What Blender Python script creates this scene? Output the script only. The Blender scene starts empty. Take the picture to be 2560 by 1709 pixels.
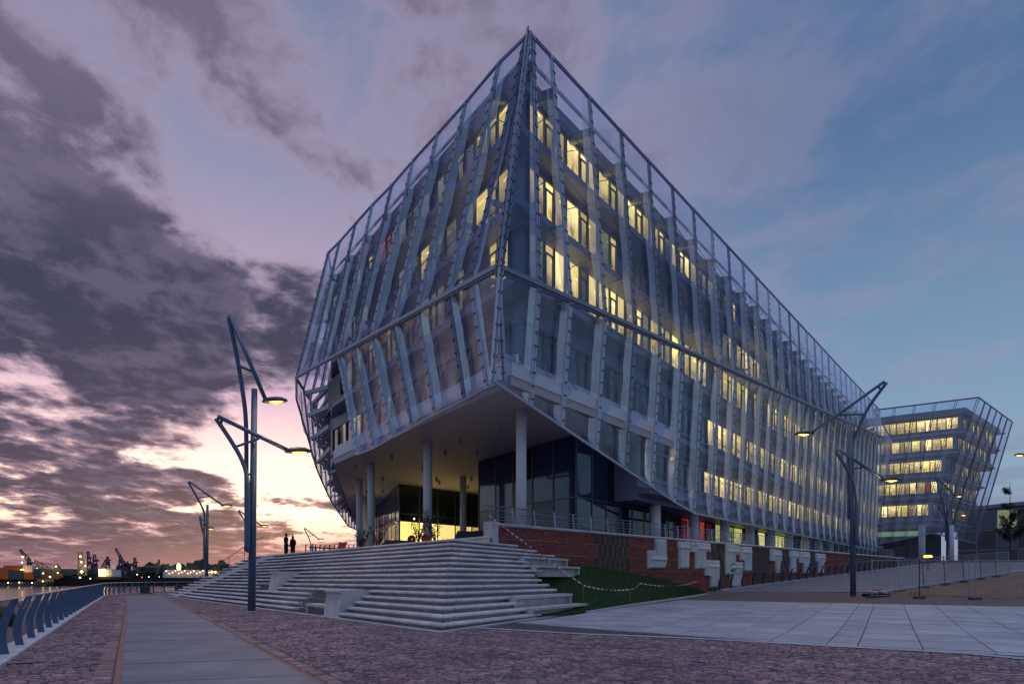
import bpy, math, random
from mathutils import Vector, Matrix
random.seed(7)
S = bpy.context.scene
R = math.radians
F = 1540.0; CX = 1280.0; HY = 1446.0; EYE = 1.5

# ------------------------------------------------------------------ camera, sky, sun, exposure
cam_d = bpy.data.cameras.new('camera'); cam = bpy.data.objects.new('camera', cam_d)
S.collection.objects.link(cam); S.camera = cam
cam.location = (0, 0, EYE); cam.rotation_euler = (R(90), 0, 0)
cam_d.sensor_width = 36; cam_d.lens = 36 * F / 2560; cam_d.shift_y = (HY - 854.5) / 2560
cam_d.clip_start = 0.1; cam_d.clip_end = 9000
S.view_settings.view_transform = 'Standard'; S.view_settings.look = 'None'
S.view_settings.exposure = 0.0; S.view_settings.gamma = 1; S.view_settings.use_curve_mapping = False
S.cycles.max_bounces = 8; S.cycles.transparent_max_bounces = 24; S.cycles.caustics_reflective = False
S.cycles.caustics_refractive = False; S.cycles.sample_clamp_indirect = 4.0; S.cycles.diffuse_bounces = 3; S.cycles.glossy_bounces = 3


class NG:
    """tiny helper to write node graphs as expressions"""
    def __init__(s, tree):
        s.t = tree; s.n = tree.nodes; s.l = tree.links
    def new(s, typ, **kw):
        n = s.n.new(typ)
        for k, v in kw.items(): setattr(n, k, v)
        return n
    def put(s, sock, v):
        if isinstance(v, bpy.types.NodeSocket): s.l.new(v, sock)
        elif v is not None: sock.default_value = v
    def m(s, op, a, b=None, c=None, clamp=False):
        n = s.new('ShaderNodeMath', operation=op, use_clamp=clamp)
        s.put(n.inputs[0], a); s.put(n.inputs[1], b); s.put(n.inputs[2], c)
        return n.outputs[0]
    def vm(s, op, a, b=None):
        n = s.new('ShaderNodeVectorMath', operation=op)
        s.put(n.inputs[0], a); s.put(n.inputs[1], b)
        return n.outputs['Value'] if op in ('DOT_PRODUCT', 'LENGTH') else n.outputs[0]
    def mix(s, f, a, b, blend='MIX'):
        n = s.new('ShaderNodeMix', data_type='RGBA', blend_type=blend)
        n.clamp_factor = True
        s.put(n.inputs[0], f)
        s.put(n.inputs[6], a if isinstance(a, bpy.types.NodeSocket) else (*a, 1))
        s.put(n.inputs[7], b if isinstance(b, bpy.types.NodeSocket) else (*b, 1))
        return n.outputs[2]
    def ramp(s, f, stops, interp='LINEAR'):
        n = s.new('ShaderNodeValToRGB'); cr = n.color_ramp; cr.interpolation = interp
        while len(cr.elements) < len(stops): cr.elements.new(0.5)
        for e, (p, c) in zip(cr.elements, stops):
            e.position = p; e.color = (*c, 1) if len(c) == 3 else c
        s.put(n.inputs[0], f); return n.outputs[0]
    def noise(s, vec, scale, detail=4, rough=0.5, dist=0.0):
        n = s.new('ShaderNodeTexNoise'); s.put(n.inputs['Vector'], vec)
        n.inputs['Scale'].default_value = scale; n.inputs['Detail'].default_value = detail
        n.inputs['Roughness'].default_value = rough; n.inputs['Distortion'].default_value = dist
        return n.outputs['Fac']
    def sstep(s, x, lo, hi):
        n = s.new('ShaderNodeMapRange', interpolation_type='SMOOTHSTEP')
        s.put(n.inputs[0], x)
        n.inputs[1].default_value = lo; n.inputs[2].default_value = hi
        n.inputs[3].default_value = 0; n.inputs[4].default_value = 1
        return n.outputs[0]
    def xyz(s, x, y, z):
        n = s.new('ShaderNodeCombineXYZ')
        for i, v in enumerate((x, y, z)): s.put(n.inputs[i], v)
        return n.outputs[0]


def pdir(px, py):
    return Vector(((px - CX) / F, 1, (HY - py) / F)).normalized()


SKY_SEED = 53.9
SKY_BLOBS = [(20, 440, 150, .06), (230, 560, 170, .09), (120, 640, 140, .04), (330, 330, 90, .04), (420, 680, 110, .09), (560, 740, 70, .08), (120, 830, 150, .06), (380, 930, 110, .09), (560, 830, 50, .04),
             (100, 1180, 130, .05), (60, 1040, 50, .03), (480, 1200, 130, .05), (300, 1170, 90, .04), (740, 920, 60, .08), (730, 770, 70, .06), (250, 1000, 70, .05), (500, 1010, 60, .05),
             (70, 925, 60, -.15), (140, 1035, 45, -.13), (330, 1095, 70, -.15), (560, 1085, 75, -.15), (720, 1110, 90, -.14),
             (620, 860, 50, -.06), (500, 530, 80, -.09), (650, 620, 100, -.10), (350, 390, 90, -.07), (560, 400, 120, -.05), (800, 1270, 110, -.06),
             (640, 1190, 70, .05), (350, 1258, 60, -.11), (120, 1250, 70, -.11), (600, 1255, 90, -.09), (200, 1335, 190, .10), (600, 1325, 150, .085), (780, 1200, 60, .03),
             (60, 150, 130, .02), (600, 140, 150, .06), (330, 60, 120, .04), (860, 70, 110, -.07), (420, 300, 130, -.03), (950, 330, 100, .03), (820, 60, 90, -.06), (1450, 280, 160, .03), (2050, 450, 190, .05), (2000, 180, 120, .02), (2500, 1210, 90, .10), (1250, 60, 160, .04), (2400, 600, 200, -.03)]
world = bpy.data.worlds.new('World'); S.world = world; world.use_nodes = True
def build_sky():
    g = NG(world.node_tree); g.n.clear()
    gen = g.new('ShaderNodeTexCoord').outputs['Generated']
    sep = g.new('ShaderNodeSeparateXYZ'); g.put(sep.inputs[0], gen)
    x, y, z0 = sep.outputs
    z = g.m('MAXIMUM', z0, 0.0)
    def blob(px, py, w, amp):
        d = g.vm('DOT_PRODUCT', gen, tuple(pdir(px, py)))
        e = g.m('EXPONENT', g.m('MULTIPLY', g.m('SUBTRACT', d, 1.0), 1.0 / (w / F) ** 2))
        return g.m('MULTIPLY', e, amp)
    k = g.m('DIVIDE', 1.0, g.m('ADD', z, 0.085))
    px_, py_ = g.m('MULTIPLY', x, k), g.m('MULTIPLY', y, k)
    along = g.m('ADD', g.m('MULTIPLY', px_, -0.36), g.m('MULTIPLY', py_, 0.93))
    across = g.m('ADD', g.m('MULTIPLY', px_, 0.93), g.m('MULTIPLY', py_, 0.36))
    n1 = g.noise(g.xyz(across, g.m('MULTIPLY', along, 0.75), SKY_SEED), 1.7, 10, 0.58, 0.3)
    n2 = g.noise(g.xyz(across, g.m('MULTIPLY', along, 0.70), 4.7 + SKY_SEED), 4.2, 8, 0.53, 0.4)
    n3 = g.noise(g.xyz(across, g.m('MULTIPLY', along, 0.80), 9.1), 11.0, 7, 0.62, 0.3)
    # closeness (in azimuth) to the sunset glow
    hl = g.m('SQRT', g.m('ADD', g.m('MULTIPLY', x, x), g.m('ADD', g.m('MULTIPLY', y, y), 1e-4)))
    sd = Vector((-0.50, 1, 0)).normalized()
    az = g.m('DIVIDE', g.m('ADD', g.m('MULTIPLY', x, sd.x), g.m('MULTIPLY', y, sd.y)), hl)
    L = g.sstep(az, 0.60, 0.985)
    right = g.ramp(z, [(0.0, (.30, .30, .44)), (.05, (.25, .32, .46)), (.14, (.23, .40, .53)), (.30, (.19, .30, .46)),
                       (.55, (.085, .165, .325)), (1, (.10, .17, .33))])
    left = g.ramp(z, [(0.0, (.30, .13, .21)), (.04, (.62, .33, .38)), (.10, (1.6, 1.32, .92)), (.17, (1.3, .98, .86)),
                      (.26, (.80, .52, .64)), (.38, (.52, .38, .53)), (.52, (.29, .29, .44)), (.75, (.14, .19, .34)), (1, (.12, .17, .32))])
    base = g.mix(L, right, left)
    # cloud cover
    dens = g.m('ADD', g.m('MULTIPLY', n1, 0.50), g.m('ADD', g.m('MULTIPLY', n2, 0.37), g.m('MULTIPLY', n3, 0.16)))
    for b in SKY_BLOBS:
        dens = g.m('ADD', dens, blob(*b))
    thr = g.m('ADD', 0.013, g.m('MULTIPLY', g.m('SUBTRACT', 1.0, L), 0.045))
    dens = g.m('SUBTRACT', dens, thr)
    hi = g.sstep(z, .30, .50)
    alpha = g.mix(L, g.sstep(dens, 0.40, 0.60), g.mix(hi, g.sstep(dens, 0.465, 0.55), g.sstep(dens, 0.43, 0.60)))
    core = g.m('MULTIPLY', g.sstep(dens, 0.50, 0.60), g.m('SUBTRACT', 1.0, g.m('MULTIPLY', g.sstep(z, .34, .62), .40)))
    lowz = g.sstep(z, 0.02, 0.42)
    edge_l = g.mix(lowz, (.50, .27, .32), (.36, .29, .41))
    dark_l = g.mix(lowz, (.075, .052, .10), (.036, .041, .092))
    body = g.mix(g.sstep(g.m('ADD', g.m('MULTIPLY', n2, .55), g.m('MULTIPLY', n3, .45)), .42, .57), (.105, .092, .165), dark_l)
    ccol_l = g.mix(core, edge_l, body)
    ccol_r = g.mix(core, (.34, .30, .43), (.22, .22, .35))
    ccol = g.mix(L, ccol_r, ccol_l)
    amax = g.m('ADD', 0.46, g.m('MULTIPLY', L, 0.56))
    col = g.mix(g.m('MULTIPLY', alpha, amax), base, ccol)
    # a hazy mauve band right on the sunset horizon
    hz = g.m('MULTIPLY', g.sstep(z, 0.065, 0.0), L)
    col = g.mix(g.m('MULTIPLY', hz, 0.75), col, (.25, .145, .22))
    sky = g.new('ShaderNodeTexSky', sky_type='NISHITA'); sky.sun_disc = False
    sky.sun_elevation = R(3); sky.sun_rotation = math.atan2(-0.36, 1)
    nish = g.mix(1.0, sky.outputs[0], (.006, .006, .006), 'MULTIPLY')
    col = g.mix(1.0, col, nish, 'ADD')
    bg = g.new('ShaderNodeBackground'); g.put(bg.inputs[0], col); bg.inputs[1].default_value = 1.0
    out = g.new('ShaderNodeOutputWorld'); g.l.new(bg.outputs[0], out.inputs[0])
build_sky()
world.cycles.sampling_method = 'MANUAL'; world.cycles.sample_map_resolution = 1024

sun_d = bpy.data.lights.new('overcast_sun', 'SUN'); sun_d.energy = 0.72; sun_d.angle = R(50); sun_d.color = (.78, .76, 1.0)
sun = bpy.data.objects.new('overcast_sun', sun_d); S.collection.objects.link(sun)
sun.rotation_euler = Vector((0.0, -0.12, -1.0)).to_track_quat('-Z', 'Y').to_euler()

# ------------------------------------------------------------------ helpers
ORG = {}
def link(o): S.collection.objects.link(o); return o
def thing(name, loc, label, cat, group=None):
    o = link(bpy.data.objects.new(name, None)); o.location = loc; o.empty_display_size = .3
    o['label'] = label; o['category'] = cat
    if group: o['group'] = group
    ORG[o.name] = Vector(loc); return o
def tag(o, label=None, cat=None, group=None, kind=None):
    for k, v in (('label', label), ('category', cat), ('group', group), ('kind', kind)):
        if v: o[k] = v
    return o
def at(px, py, d): return Vector(((px - CX) / F * d, d, EYE + (HY - py) / F * d))
def on_z(px, py, z=0.0):
    d = (EYE - z) * F / (py - HY); return at(px, py, d)
def lerp(a, b, t): return a + (b - a) * t
def sm(x, a, b):
    t = max(0, min(1, (x - a) / (b - a))); return t * t * (3 - 2 * t)

class MB:
    def __init__(s): s.v = []; s.f = []; s.mi = []; s.col = []; s.cur = 0; s.c = None
    def add(s, vs, fs):
        o = len(s.v); s.v += [tuple(p) for p in vs]
        for f in fs: s.f.append([i + o for i in f]); s.mi.append(s.cur); s.col.append(s.c)
        return s
    def quad(s, a, b, c, d): return s.add([a, b, c, d], [(0, 1, 2, 3)])
    def box(s, c, size, rz=0.0):
        x, y, z = size[0] / 2, size[1] / 2, size[2] / 2; ca, sa = math.cos(rz), math.sin(rz)
        vs = [(c[0] + ca * i * x - sa * j * y, c[1] + sa * i * x + ca * j * y, c[2] + k * z) for k in (-1, 1) for i, j in ((-1, -1), (1, -1), (1, 1), (-1, 1))]
        return s.add(vs, [(3, 2, 1, 0), (4, 5, 6, 7), (0, 1, 5, 4), (1, 2, 6, 5), (2, 3, 7, 6), (3, 0, 4, 7)])
    def beam(s, a, b, w, h, up=(0, 0, 1)):
        a, b = Vector(a), Vector(b); d = (b - a).normalized(); u = Vector(up)
        r = d.cross(u)
        if r.length < 1e-4: r = d.cross(Vector((1, 0, 0)))
        r.normalize(); u = r.cross(d)
        vs = [p + r * i * w / 2 + u * j * h / 2 for p in (a, b) for i, j in ((-1, -1), (1, -1), (1, 1), (-1, 1))]
        return s.add(vs, [(0, 1, 2, 3), (7, 6, 5, 4), (4, 5, 1, 0), (5, 6, 2, 1), (6, 7, 3, 2), (7, 4, 0, 3)])
    def tube(s, pts, r, n=6, cap=True):
        pts = [Vector(p) for p in pts]; rs = r if isinstance(r, (list, tuple)) else [r] * len(pts)
        rings = []
        prev = None
        for i, p in enumerate(pts):
            t = (pts[min(i + 1, len(pts) - 1)] - pts[max(i - 1, 0)]).normalized()
            ref = prev if prev is not None else (Vector((0, 0, 1)) if abs(t.z) < .9 else Vector((1, 0, 0)))
            a = (ref - t * ref.dot(t)).normalized(); prev = a; b = t.cross(a)
            rings.append([p + (a * math.cos(2 * math.pi * k / n) + b * math.sin(2 * math.pi * k / n)) * rs[i] for k in range(n)])
        vs = [q for ring in rings for q in ring]; fs = []
        for i in range(len(pts) - 1):
            for k in range(n):
                fs.append((i * n + k, i * n + (k + 1) % n, (i + 1) * n + (k + 1) % n, (i + 1) * n + k))
        if cap: fs += [tuple(range(n - 1, -1, -1)), tuple((len(pts) - 1) * n + k for k in range(n))]
        return s.add(vs, fs)
    def prism(s, poly, z0, z1, top=None):
        n = len(poly)
        vs = [(p[0], p[1], z0 if not callable(z0) else z0(p)) for p in poly] + [(p[0], p[1], z1 if not callable(z1) else z1(p)) for p in poly]
        fs = [tuple(range(n - 1, -1, -1)), tuple(range(n, 2 * n))] + [(i, (i + 1) % n, n + (i + 1) % n, n + i) for i in range(n)]
        return s.add(vs, fs)
    def lathe(s, c, prof, n=12):
        vs = [(c[0] + r * math.cos(2 * math.pi * k / n), c[1] + r * math.sin(2 * math.pi * k / n), c[2] + z) for r, z in prof for k in range(n)]
        fs = [(i * n + k, i * n + (k + 1) % n, (i + 1) * n + (k + 1) % n, (i + 1) * n + k) for i in range(len(prof) - 1) for k in range(n)]
        fs += [tuple(range(n - 1, -1, -1)), tuple((len(prof) - 1) * n + k for k in range(n))]
        return s.add(vs, fs)
    def ell(s, c, r, n=8, m=5, jit=0):
        vs = []; 
        for i in range(m + 1):
            th = math.pi * i / m
            for k in range(n):
                ph = 2 * math.pi * k / n; q = 1 + random.uniform(-jit, jit)
                vs.append((c[0] + r[0] * math.sin(th) * math.cos(ph) * q, c[1] + r[1] * math.sin(th) * math.sin(ph) * q, c[2] + r[2] * math.cos(th) * q))
        fs = [((i + 1) * n + k, (i + 1) * n + (k + 1) % n, i * n + (k + 1) % n, i * n + k) for i in range(m) for k in range(n)]
        return s.add(vs, fs)
    def grid(s, rows):
        nu = len(rows[0]); vs = [p for r in rows for p in r]
        fs = [(j * nu + i, j * nu + i + 1, (j + 1) * nu + i + 1, (j + 1) * nu + i) for j in range(len(rows) - 1) for i in range(nu - 1)]
        return s.add(vs, fs)
    def mesh(s, name, mats, org=None, smooth=False):
        me = bpy.data.meshes.new(name)
        v = s.v if org is None else [(p[0] - org[0], p[1] - org[1], p[2] - org[2]) for p in s.v]
        me.from_pydata(v, [], s.f)
        for m in (mats if isinstance(mats, (list, tuple)) else [mats]): me.materials.append(m)
        me.polygons.foreach_set('material_index', s.mi)
        if any(c is not None for c in s.col):
            at_ = me.color_attributes.new('Col', 'FLOAT_COLOR', 'CORNER'); buf = []
            for f, c in zip(s.f, s.col):
                c = c or (1, 1, 1); buf += [c[0], c[1], c[2], 1.0] * len(f)
            at_.data.foreach_set('color', buf)
        if smooth: me.polygons.foreach_set('use_smooth', [True] * len(s.f))
        me.update(); return me
    def build(s, name, mats, parent=None, smooth=False, **kw):
        org = ORG.get(parent.name) if parent is not None else None
        o = link(bpy.data.objects.new(name, s.mesh(name, mats, org, smooth)))
        if parent is not None: o.parent = parent; ORG[o.name] = ORG[parent.name]
        else: ORG[o.name] = Vector((0, 0, 0))
        return tag(o, **kw)
def inst(name, me, parent, loc, rz=0.0, rel=False):
    o = link(bpy.data.objects.new(name, me)); o.parent = parent
    o.location = Vector(loc) if rel else Vector(loc) - ORG[parent.name]; o.rotation_euler = (0, 0, rz); return o

# ------------------------------------------------------------------ materials
def mat(name, col, rough=.6, tint=0.0, metal=0.0, bump=0.0, bscale=20, var=0.0, vscale=3, attr=False, spec=.5, emit=None, es=1.0, stretch=None):
    m = bpy.data.materials.new(name); m.use_nodes = True; g = NG(m.node_tree)
    b = g.n['Principled BSDF']; b.inputs['Roughness'].default_value = rough; b.inputs['Metallic'].default_value = metal
    b.inputs['Specular IOR Level'].default_value = spec
    oc = g.new('ShaderNodeTexCoord').outputs['Object']
    if stretch:
        mp = g.new('ShaderNodeMapping'); mp.inputs['Scale'].default_value = stretch; g.put(mp.inputs[0], oc); oc = mp.outputs[0]
    c = (*col, 1)
    if attr:
        a = g.new('ShaderNodeVertexColor'); a.layer_name = 'Col'; c = a.outputs[0]
    if var:
        n = g.noise(oc, vscale, 6, .62); n2 = g.noise(oc, vscale * 9, 3, .6)
        f = g.m('ADD', g.m('MULTIPLY', n, .75), g.m('MULTIPLY', n2, .25))
        k = g.m('ADD', 1 - var, g.m('MULTIPLY', g.sstep(f, .3, .7), 2 * var))
        c = g.mix(1.0, c if attr else col, g.xyz(k, k, k), 'MULTIPLY')
    if tint:
        r_ = g.new('ShaderNodeObjectInfo').outputs['Random']; k = g.m('ADD', 1 - tint, g.m('MULTIPLY', r_, 2 * tint)); c = g.mix(1.0, c if isinstance(c, bpy.types.NodeSocket) else col, g.xyz(k, k, g.m('ADD', g.m('MULTIPLY', k, .8), .2)), 'MULTIPLY')
    g.put(b.inputs['Base Color'], c)
    if bump:
        bn = g.new('ShaderNodeBump'); bn.inputs['Strength'].default_value = bump; bn.inputs['Distance'].default_value = .02
        g.put(bn.inputs['Height'], g.noise(oc, bscale, 5, .6)); g.put(b.inputs['Normal'], bn.outputs[0])
    if emit: b.inputs['Emission Color'].default_value = (*emit, 1); b.inputs['Emission Strength'].default_value = es
    return m
M = {}
M['granite'] = mat('granite', (.55, .51, .53), .62, tint=.13, bump=.3, bscale=60, var=.24, vscale=1.1)
M['granite_smooth'] = mat('cast_stone', (.52, .50, .52), .6, tint=.06, bump=.15, bscale=25, var=.22, vscale=1.0)
M['stone_core'] = mat('joint_shadow', (.07, .06, .07), .9); M['step_core'] = mat('step_core', (.17, .16, .165), .9)
M['cobble'] = mat('cobble', (1, 1, 1), .5, bump=.6, bscale=45, attr=True, var=.32, vscale=.7)
M['cobble_far'] = mat('cobble_bed', (.17, .115, .13), .8, bump=.6, bscale=12, var=.35, vscale=7)
M['joint_sand'] = mat('joint_sand', (.15, .10, .095), .9, bump=.5, bscale=60, var=.3, vscale=12)
M['slab'] = mat('pale_slab', (.395, .385, .42), .6, tint=.10, bump=.25, bscale=30, var=.22, vscale=.55)
M['slab_dark'] = mat('concrete_slab', (.17, .175, .22), .55, tint=.10, bump=.25, bscale=30, var=.28, vscale=.8)
M['terracotta'] = mat('edge_brick', (.30, .15, .12), .75, bump=.4, bscale=40, var=.25, vscale=5)
M['kerb'] = mat('kerb_stone', (.52, .52, .52), .7, bump=.2, bscale=30, var=.2, vscale=2)
M['steel_blue'] = mat('blue_painted_steel', (.075, .12, .22), .42, bump=.05, var=.1)
M['steel_dark'] = mat('dark_steel', (.05, .055, .085), .4, .3)
M['galv'] = mat('galvanised_steel', (.24, .27, .35), .38, .7, var=.15, vscale=4)
M['rail'] = mat('rail_tube', (.33, .29, .31), .35, .6)
M['brick'] = mat('brick', (1, 1, 1), .8, bump=.4, bscale=50, attr=True, var=.12, vscale=12)
M['mortar'] = mat('mortar', (.13, .085, .08), .9)
M['relief'] = mat('relief_concrete', (.60, .59, .59), .75, bump=.2, bscale=20, var=.14, vscale=1.5)
M['white_panel'] = mat('white_panel', (.215, .235, .34), .5, var=.05, vscale=.8)
M['soffit'] = mat('soffit_plaster', (.46, .43, .46), .7, var=.06, vscale=.5)
M['column'] = mat('column_paint', (.62, .62, .68), .5, var=.05)
M['frame'] = mat('window_frame', (.045, .055, .075), .4, .2)
M['facade_steel'] = mat('facade_steel', (.50, .55, .68), .34, .5, var=.1)
M['facade_edge'] = mat('facade_edge_profile', (.12, .14, .28), .45, .3)
M['clamp'] = mat('clamp', (.03, .035, .06), .5, .4)
M['cable'] = mat('steel_cable', (.05, .06, .10), .4, .5)
M['deck'] = mat('deck_steel', (.55, .55, .60), .5, var=.05)
M['beam'] = mat('painted_beam', (.27, .28, .34), .5, var=.05)
M['wing_panel'] = mat('wing_panel', (.42, .42, .46), .5, var=.05, vscale=.8)
M['roof'] = mat('roof_edge', (.17, .22, .31), .6, var=.05)
M['dark_glass'] = mat('dark_glass', (.008, .012, .02), .04, 0, spec=.45)
M['dark_glass2'] = mat('dim_blue_glass', (.014, .028, .085), .06, 0, spec=.7)
M['grass'] = mat('grass_soil', (.016, .045, .006), .9, bump=1, bscale=40, var=.4, vscale=6)
M['blade'] = mat('grass_blade', (.026, .085, .008), .7)
M['soil'] = mat('sandy_soil', (.20, .125, .08), .95, bump=1, bscale=8, var=.35, vscale=1.5)
M['ramp'] = mat('ramp_paving', (.20, .18, .20), .75, bump=.3, bscale=30, var=.2, vscale=1.2)
M['band'] = mat('ramp_band', (.36, .34, .35), .7, bump=.2, bscale=30, var=.15)
M['ground'] = mat('ground', (.19, .125, .13), .9, bump=.4, bscale=4, var=.3, vscale=.6)
M['black'] = mat('black_cloth', (.012, .012, .016), .8)
M['rubber'] = mat('rubber', (.015, .014, .016), .6, bump=.3, bscale=10)
M['skin'] = mat('skin', (.30, .18, .13), .6)
M['hair'] = mat('dark_hair', (.015, .012, .01), .6)
M['leaf'] = mat('leaf', (.045, .075, .03), .6, var=.4, vscale=2)
M['leaf_dark'] = mat('dark_leaf', (.02, .035, .02), .7, var=.4, vscale=2)
M['bark'] = mat('bark', (.06, .045, .035), .9)
M['pot'] = mat('planter', (.04, .04, .05), .6)
M['red'] = mat('red_fabric', (.55, .035, .025), .7, var=.1)
M['red_sign'] = mat('red_banner', (.32, .02, .02), .6, emit=(.8, .05, .03), es=.03)
M['tape_red'] = mat('tape_red', (.55, .03, .05), .5)
M['tape_white'] = mat('tape_white', (.75, .72, .72), .5)
M['wood'] = mat('stake_wood', (.25, .16, .09), .8)
M['shore'] = mat('shore_dark', (.02, .018, .022), .9)
M['shed'] = mat('shed_wall', (.12, .11, .12), .8, var=.2, vscale=.1)
M['crane'] = mat('crane_steel', (.05, .055, .10), .6)
M['crane_yellow'] = mat('crane_yellow', (.45, .32, .12), .6)
M['ship_white'] = mat('ship_white', (.7, .7, .68), .5)
M['hull'] = mat('hull', (.10, .04, .03), .6)
def emitter(name, col, st):
    m = bpy.data.materials.new(name); m.use_nodes = True; g = NG(m.node_tree); g.n.clear()
    e = g.new('ShaderNodeEmission'); e.inputs[0].default_value = (*col, 1); e.inputs[1].default_value = st
    o = g.new('ShaderNodeOutputMaterial'); g.l.new(e.outputs[0], o.inputs[0]); return m
M['lamp_glow'] = emitter('lamp_glow', (1, .50, .085), 4.2)
M['harbour_orange'] = emitter('harbour_orange_light', (1, .42, .06), 12)
M['harbour_yellow'] = emitter('harbour_yellow_light', (1, .72, .2), 8)
M['harbour_white'] = emitter('harbour_white_light', (.9, 1, .8), 8)
M['harbour_red'] = emitter('harbour_red_light', (1, .05, .03), 6)
M['orange_wash'] = mat('sodium_glow_paint', (.20, .065, .025), .8, emit=(1, .28, .04), es=.06, var=.4, vscale=.08)  # sodium floodlight put into the orange colour and a faint emission
M['green_glow'] = emitter('green_lit_ceiling', (.30, .55, .30), .5)

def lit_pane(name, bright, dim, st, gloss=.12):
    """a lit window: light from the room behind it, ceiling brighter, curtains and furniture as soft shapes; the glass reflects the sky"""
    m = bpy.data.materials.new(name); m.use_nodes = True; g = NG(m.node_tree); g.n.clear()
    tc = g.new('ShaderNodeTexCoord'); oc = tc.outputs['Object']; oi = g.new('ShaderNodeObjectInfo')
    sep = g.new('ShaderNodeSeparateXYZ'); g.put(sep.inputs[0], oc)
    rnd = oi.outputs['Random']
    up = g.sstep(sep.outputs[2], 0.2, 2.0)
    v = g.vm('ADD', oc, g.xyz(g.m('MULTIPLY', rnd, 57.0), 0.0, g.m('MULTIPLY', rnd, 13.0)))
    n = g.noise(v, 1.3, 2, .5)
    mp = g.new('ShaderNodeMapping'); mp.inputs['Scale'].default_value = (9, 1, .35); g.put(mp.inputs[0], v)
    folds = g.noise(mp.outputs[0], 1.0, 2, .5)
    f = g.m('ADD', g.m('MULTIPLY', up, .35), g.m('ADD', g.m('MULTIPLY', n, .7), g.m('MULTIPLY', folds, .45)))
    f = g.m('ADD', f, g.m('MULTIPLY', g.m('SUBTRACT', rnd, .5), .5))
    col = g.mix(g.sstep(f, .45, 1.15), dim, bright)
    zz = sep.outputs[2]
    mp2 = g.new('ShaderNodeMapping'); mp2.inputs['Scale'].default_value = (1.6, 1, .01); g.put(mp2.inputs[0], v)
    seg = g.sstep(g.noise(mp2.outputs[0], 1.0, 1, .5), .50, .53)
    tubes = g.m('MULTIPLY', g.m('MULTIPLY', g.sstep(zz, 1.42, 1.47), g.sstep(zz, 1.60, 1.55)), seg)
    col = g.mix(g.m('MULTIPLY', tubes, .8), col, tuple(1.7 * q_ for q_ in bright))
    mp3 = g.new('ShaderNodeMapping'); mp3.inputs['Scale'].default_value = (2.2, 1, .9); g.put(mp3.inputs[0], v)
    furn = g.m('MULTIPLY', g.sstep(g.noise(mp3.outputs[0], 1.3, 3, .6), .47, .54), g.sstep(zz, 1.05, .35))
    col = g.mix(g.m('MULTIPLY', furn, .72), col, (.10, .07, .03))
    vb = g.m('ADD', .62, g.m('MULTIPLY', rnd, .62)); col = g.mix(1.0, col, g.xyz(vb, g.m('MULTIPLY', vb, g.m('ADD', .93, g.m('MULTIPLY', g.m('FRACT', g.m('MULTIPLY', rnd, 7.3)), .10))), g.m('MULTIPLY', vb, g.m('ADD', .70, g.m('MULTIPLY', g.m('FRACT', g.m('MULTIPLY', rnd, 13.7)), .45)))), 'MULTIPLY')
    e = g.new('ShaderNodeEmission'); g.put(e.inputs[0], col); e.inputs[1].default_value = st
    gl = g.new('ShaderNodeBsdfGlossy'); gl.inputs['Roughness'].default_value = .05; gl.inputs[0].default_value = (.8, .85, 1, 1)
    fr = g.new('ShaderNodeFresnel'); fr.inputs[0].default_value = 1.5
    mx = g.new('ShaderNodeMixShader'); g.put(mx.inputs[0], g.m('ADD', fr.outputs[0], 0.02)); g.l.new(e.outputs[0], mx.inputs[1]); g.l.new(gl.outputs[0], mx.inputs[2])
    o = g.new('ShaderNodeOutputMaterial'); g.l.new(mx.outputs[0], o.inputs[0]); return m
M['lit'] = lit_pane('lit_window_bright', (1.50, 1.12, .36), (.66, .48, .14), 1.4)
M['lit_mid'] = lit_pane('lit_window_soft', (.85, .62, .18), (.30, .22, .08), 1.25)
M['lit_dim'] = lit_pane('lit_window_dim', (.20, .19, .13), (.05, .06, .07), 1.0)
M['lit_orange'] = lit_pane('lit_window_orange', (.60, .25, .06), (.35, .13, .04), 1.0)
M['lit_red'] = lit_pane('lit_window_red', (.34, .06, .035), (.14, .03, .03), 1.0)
M['lit_green'] = lit_pane('lit_window_greenish', (.75, .75, .25), (.20, .24, .08), .9)

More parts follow.
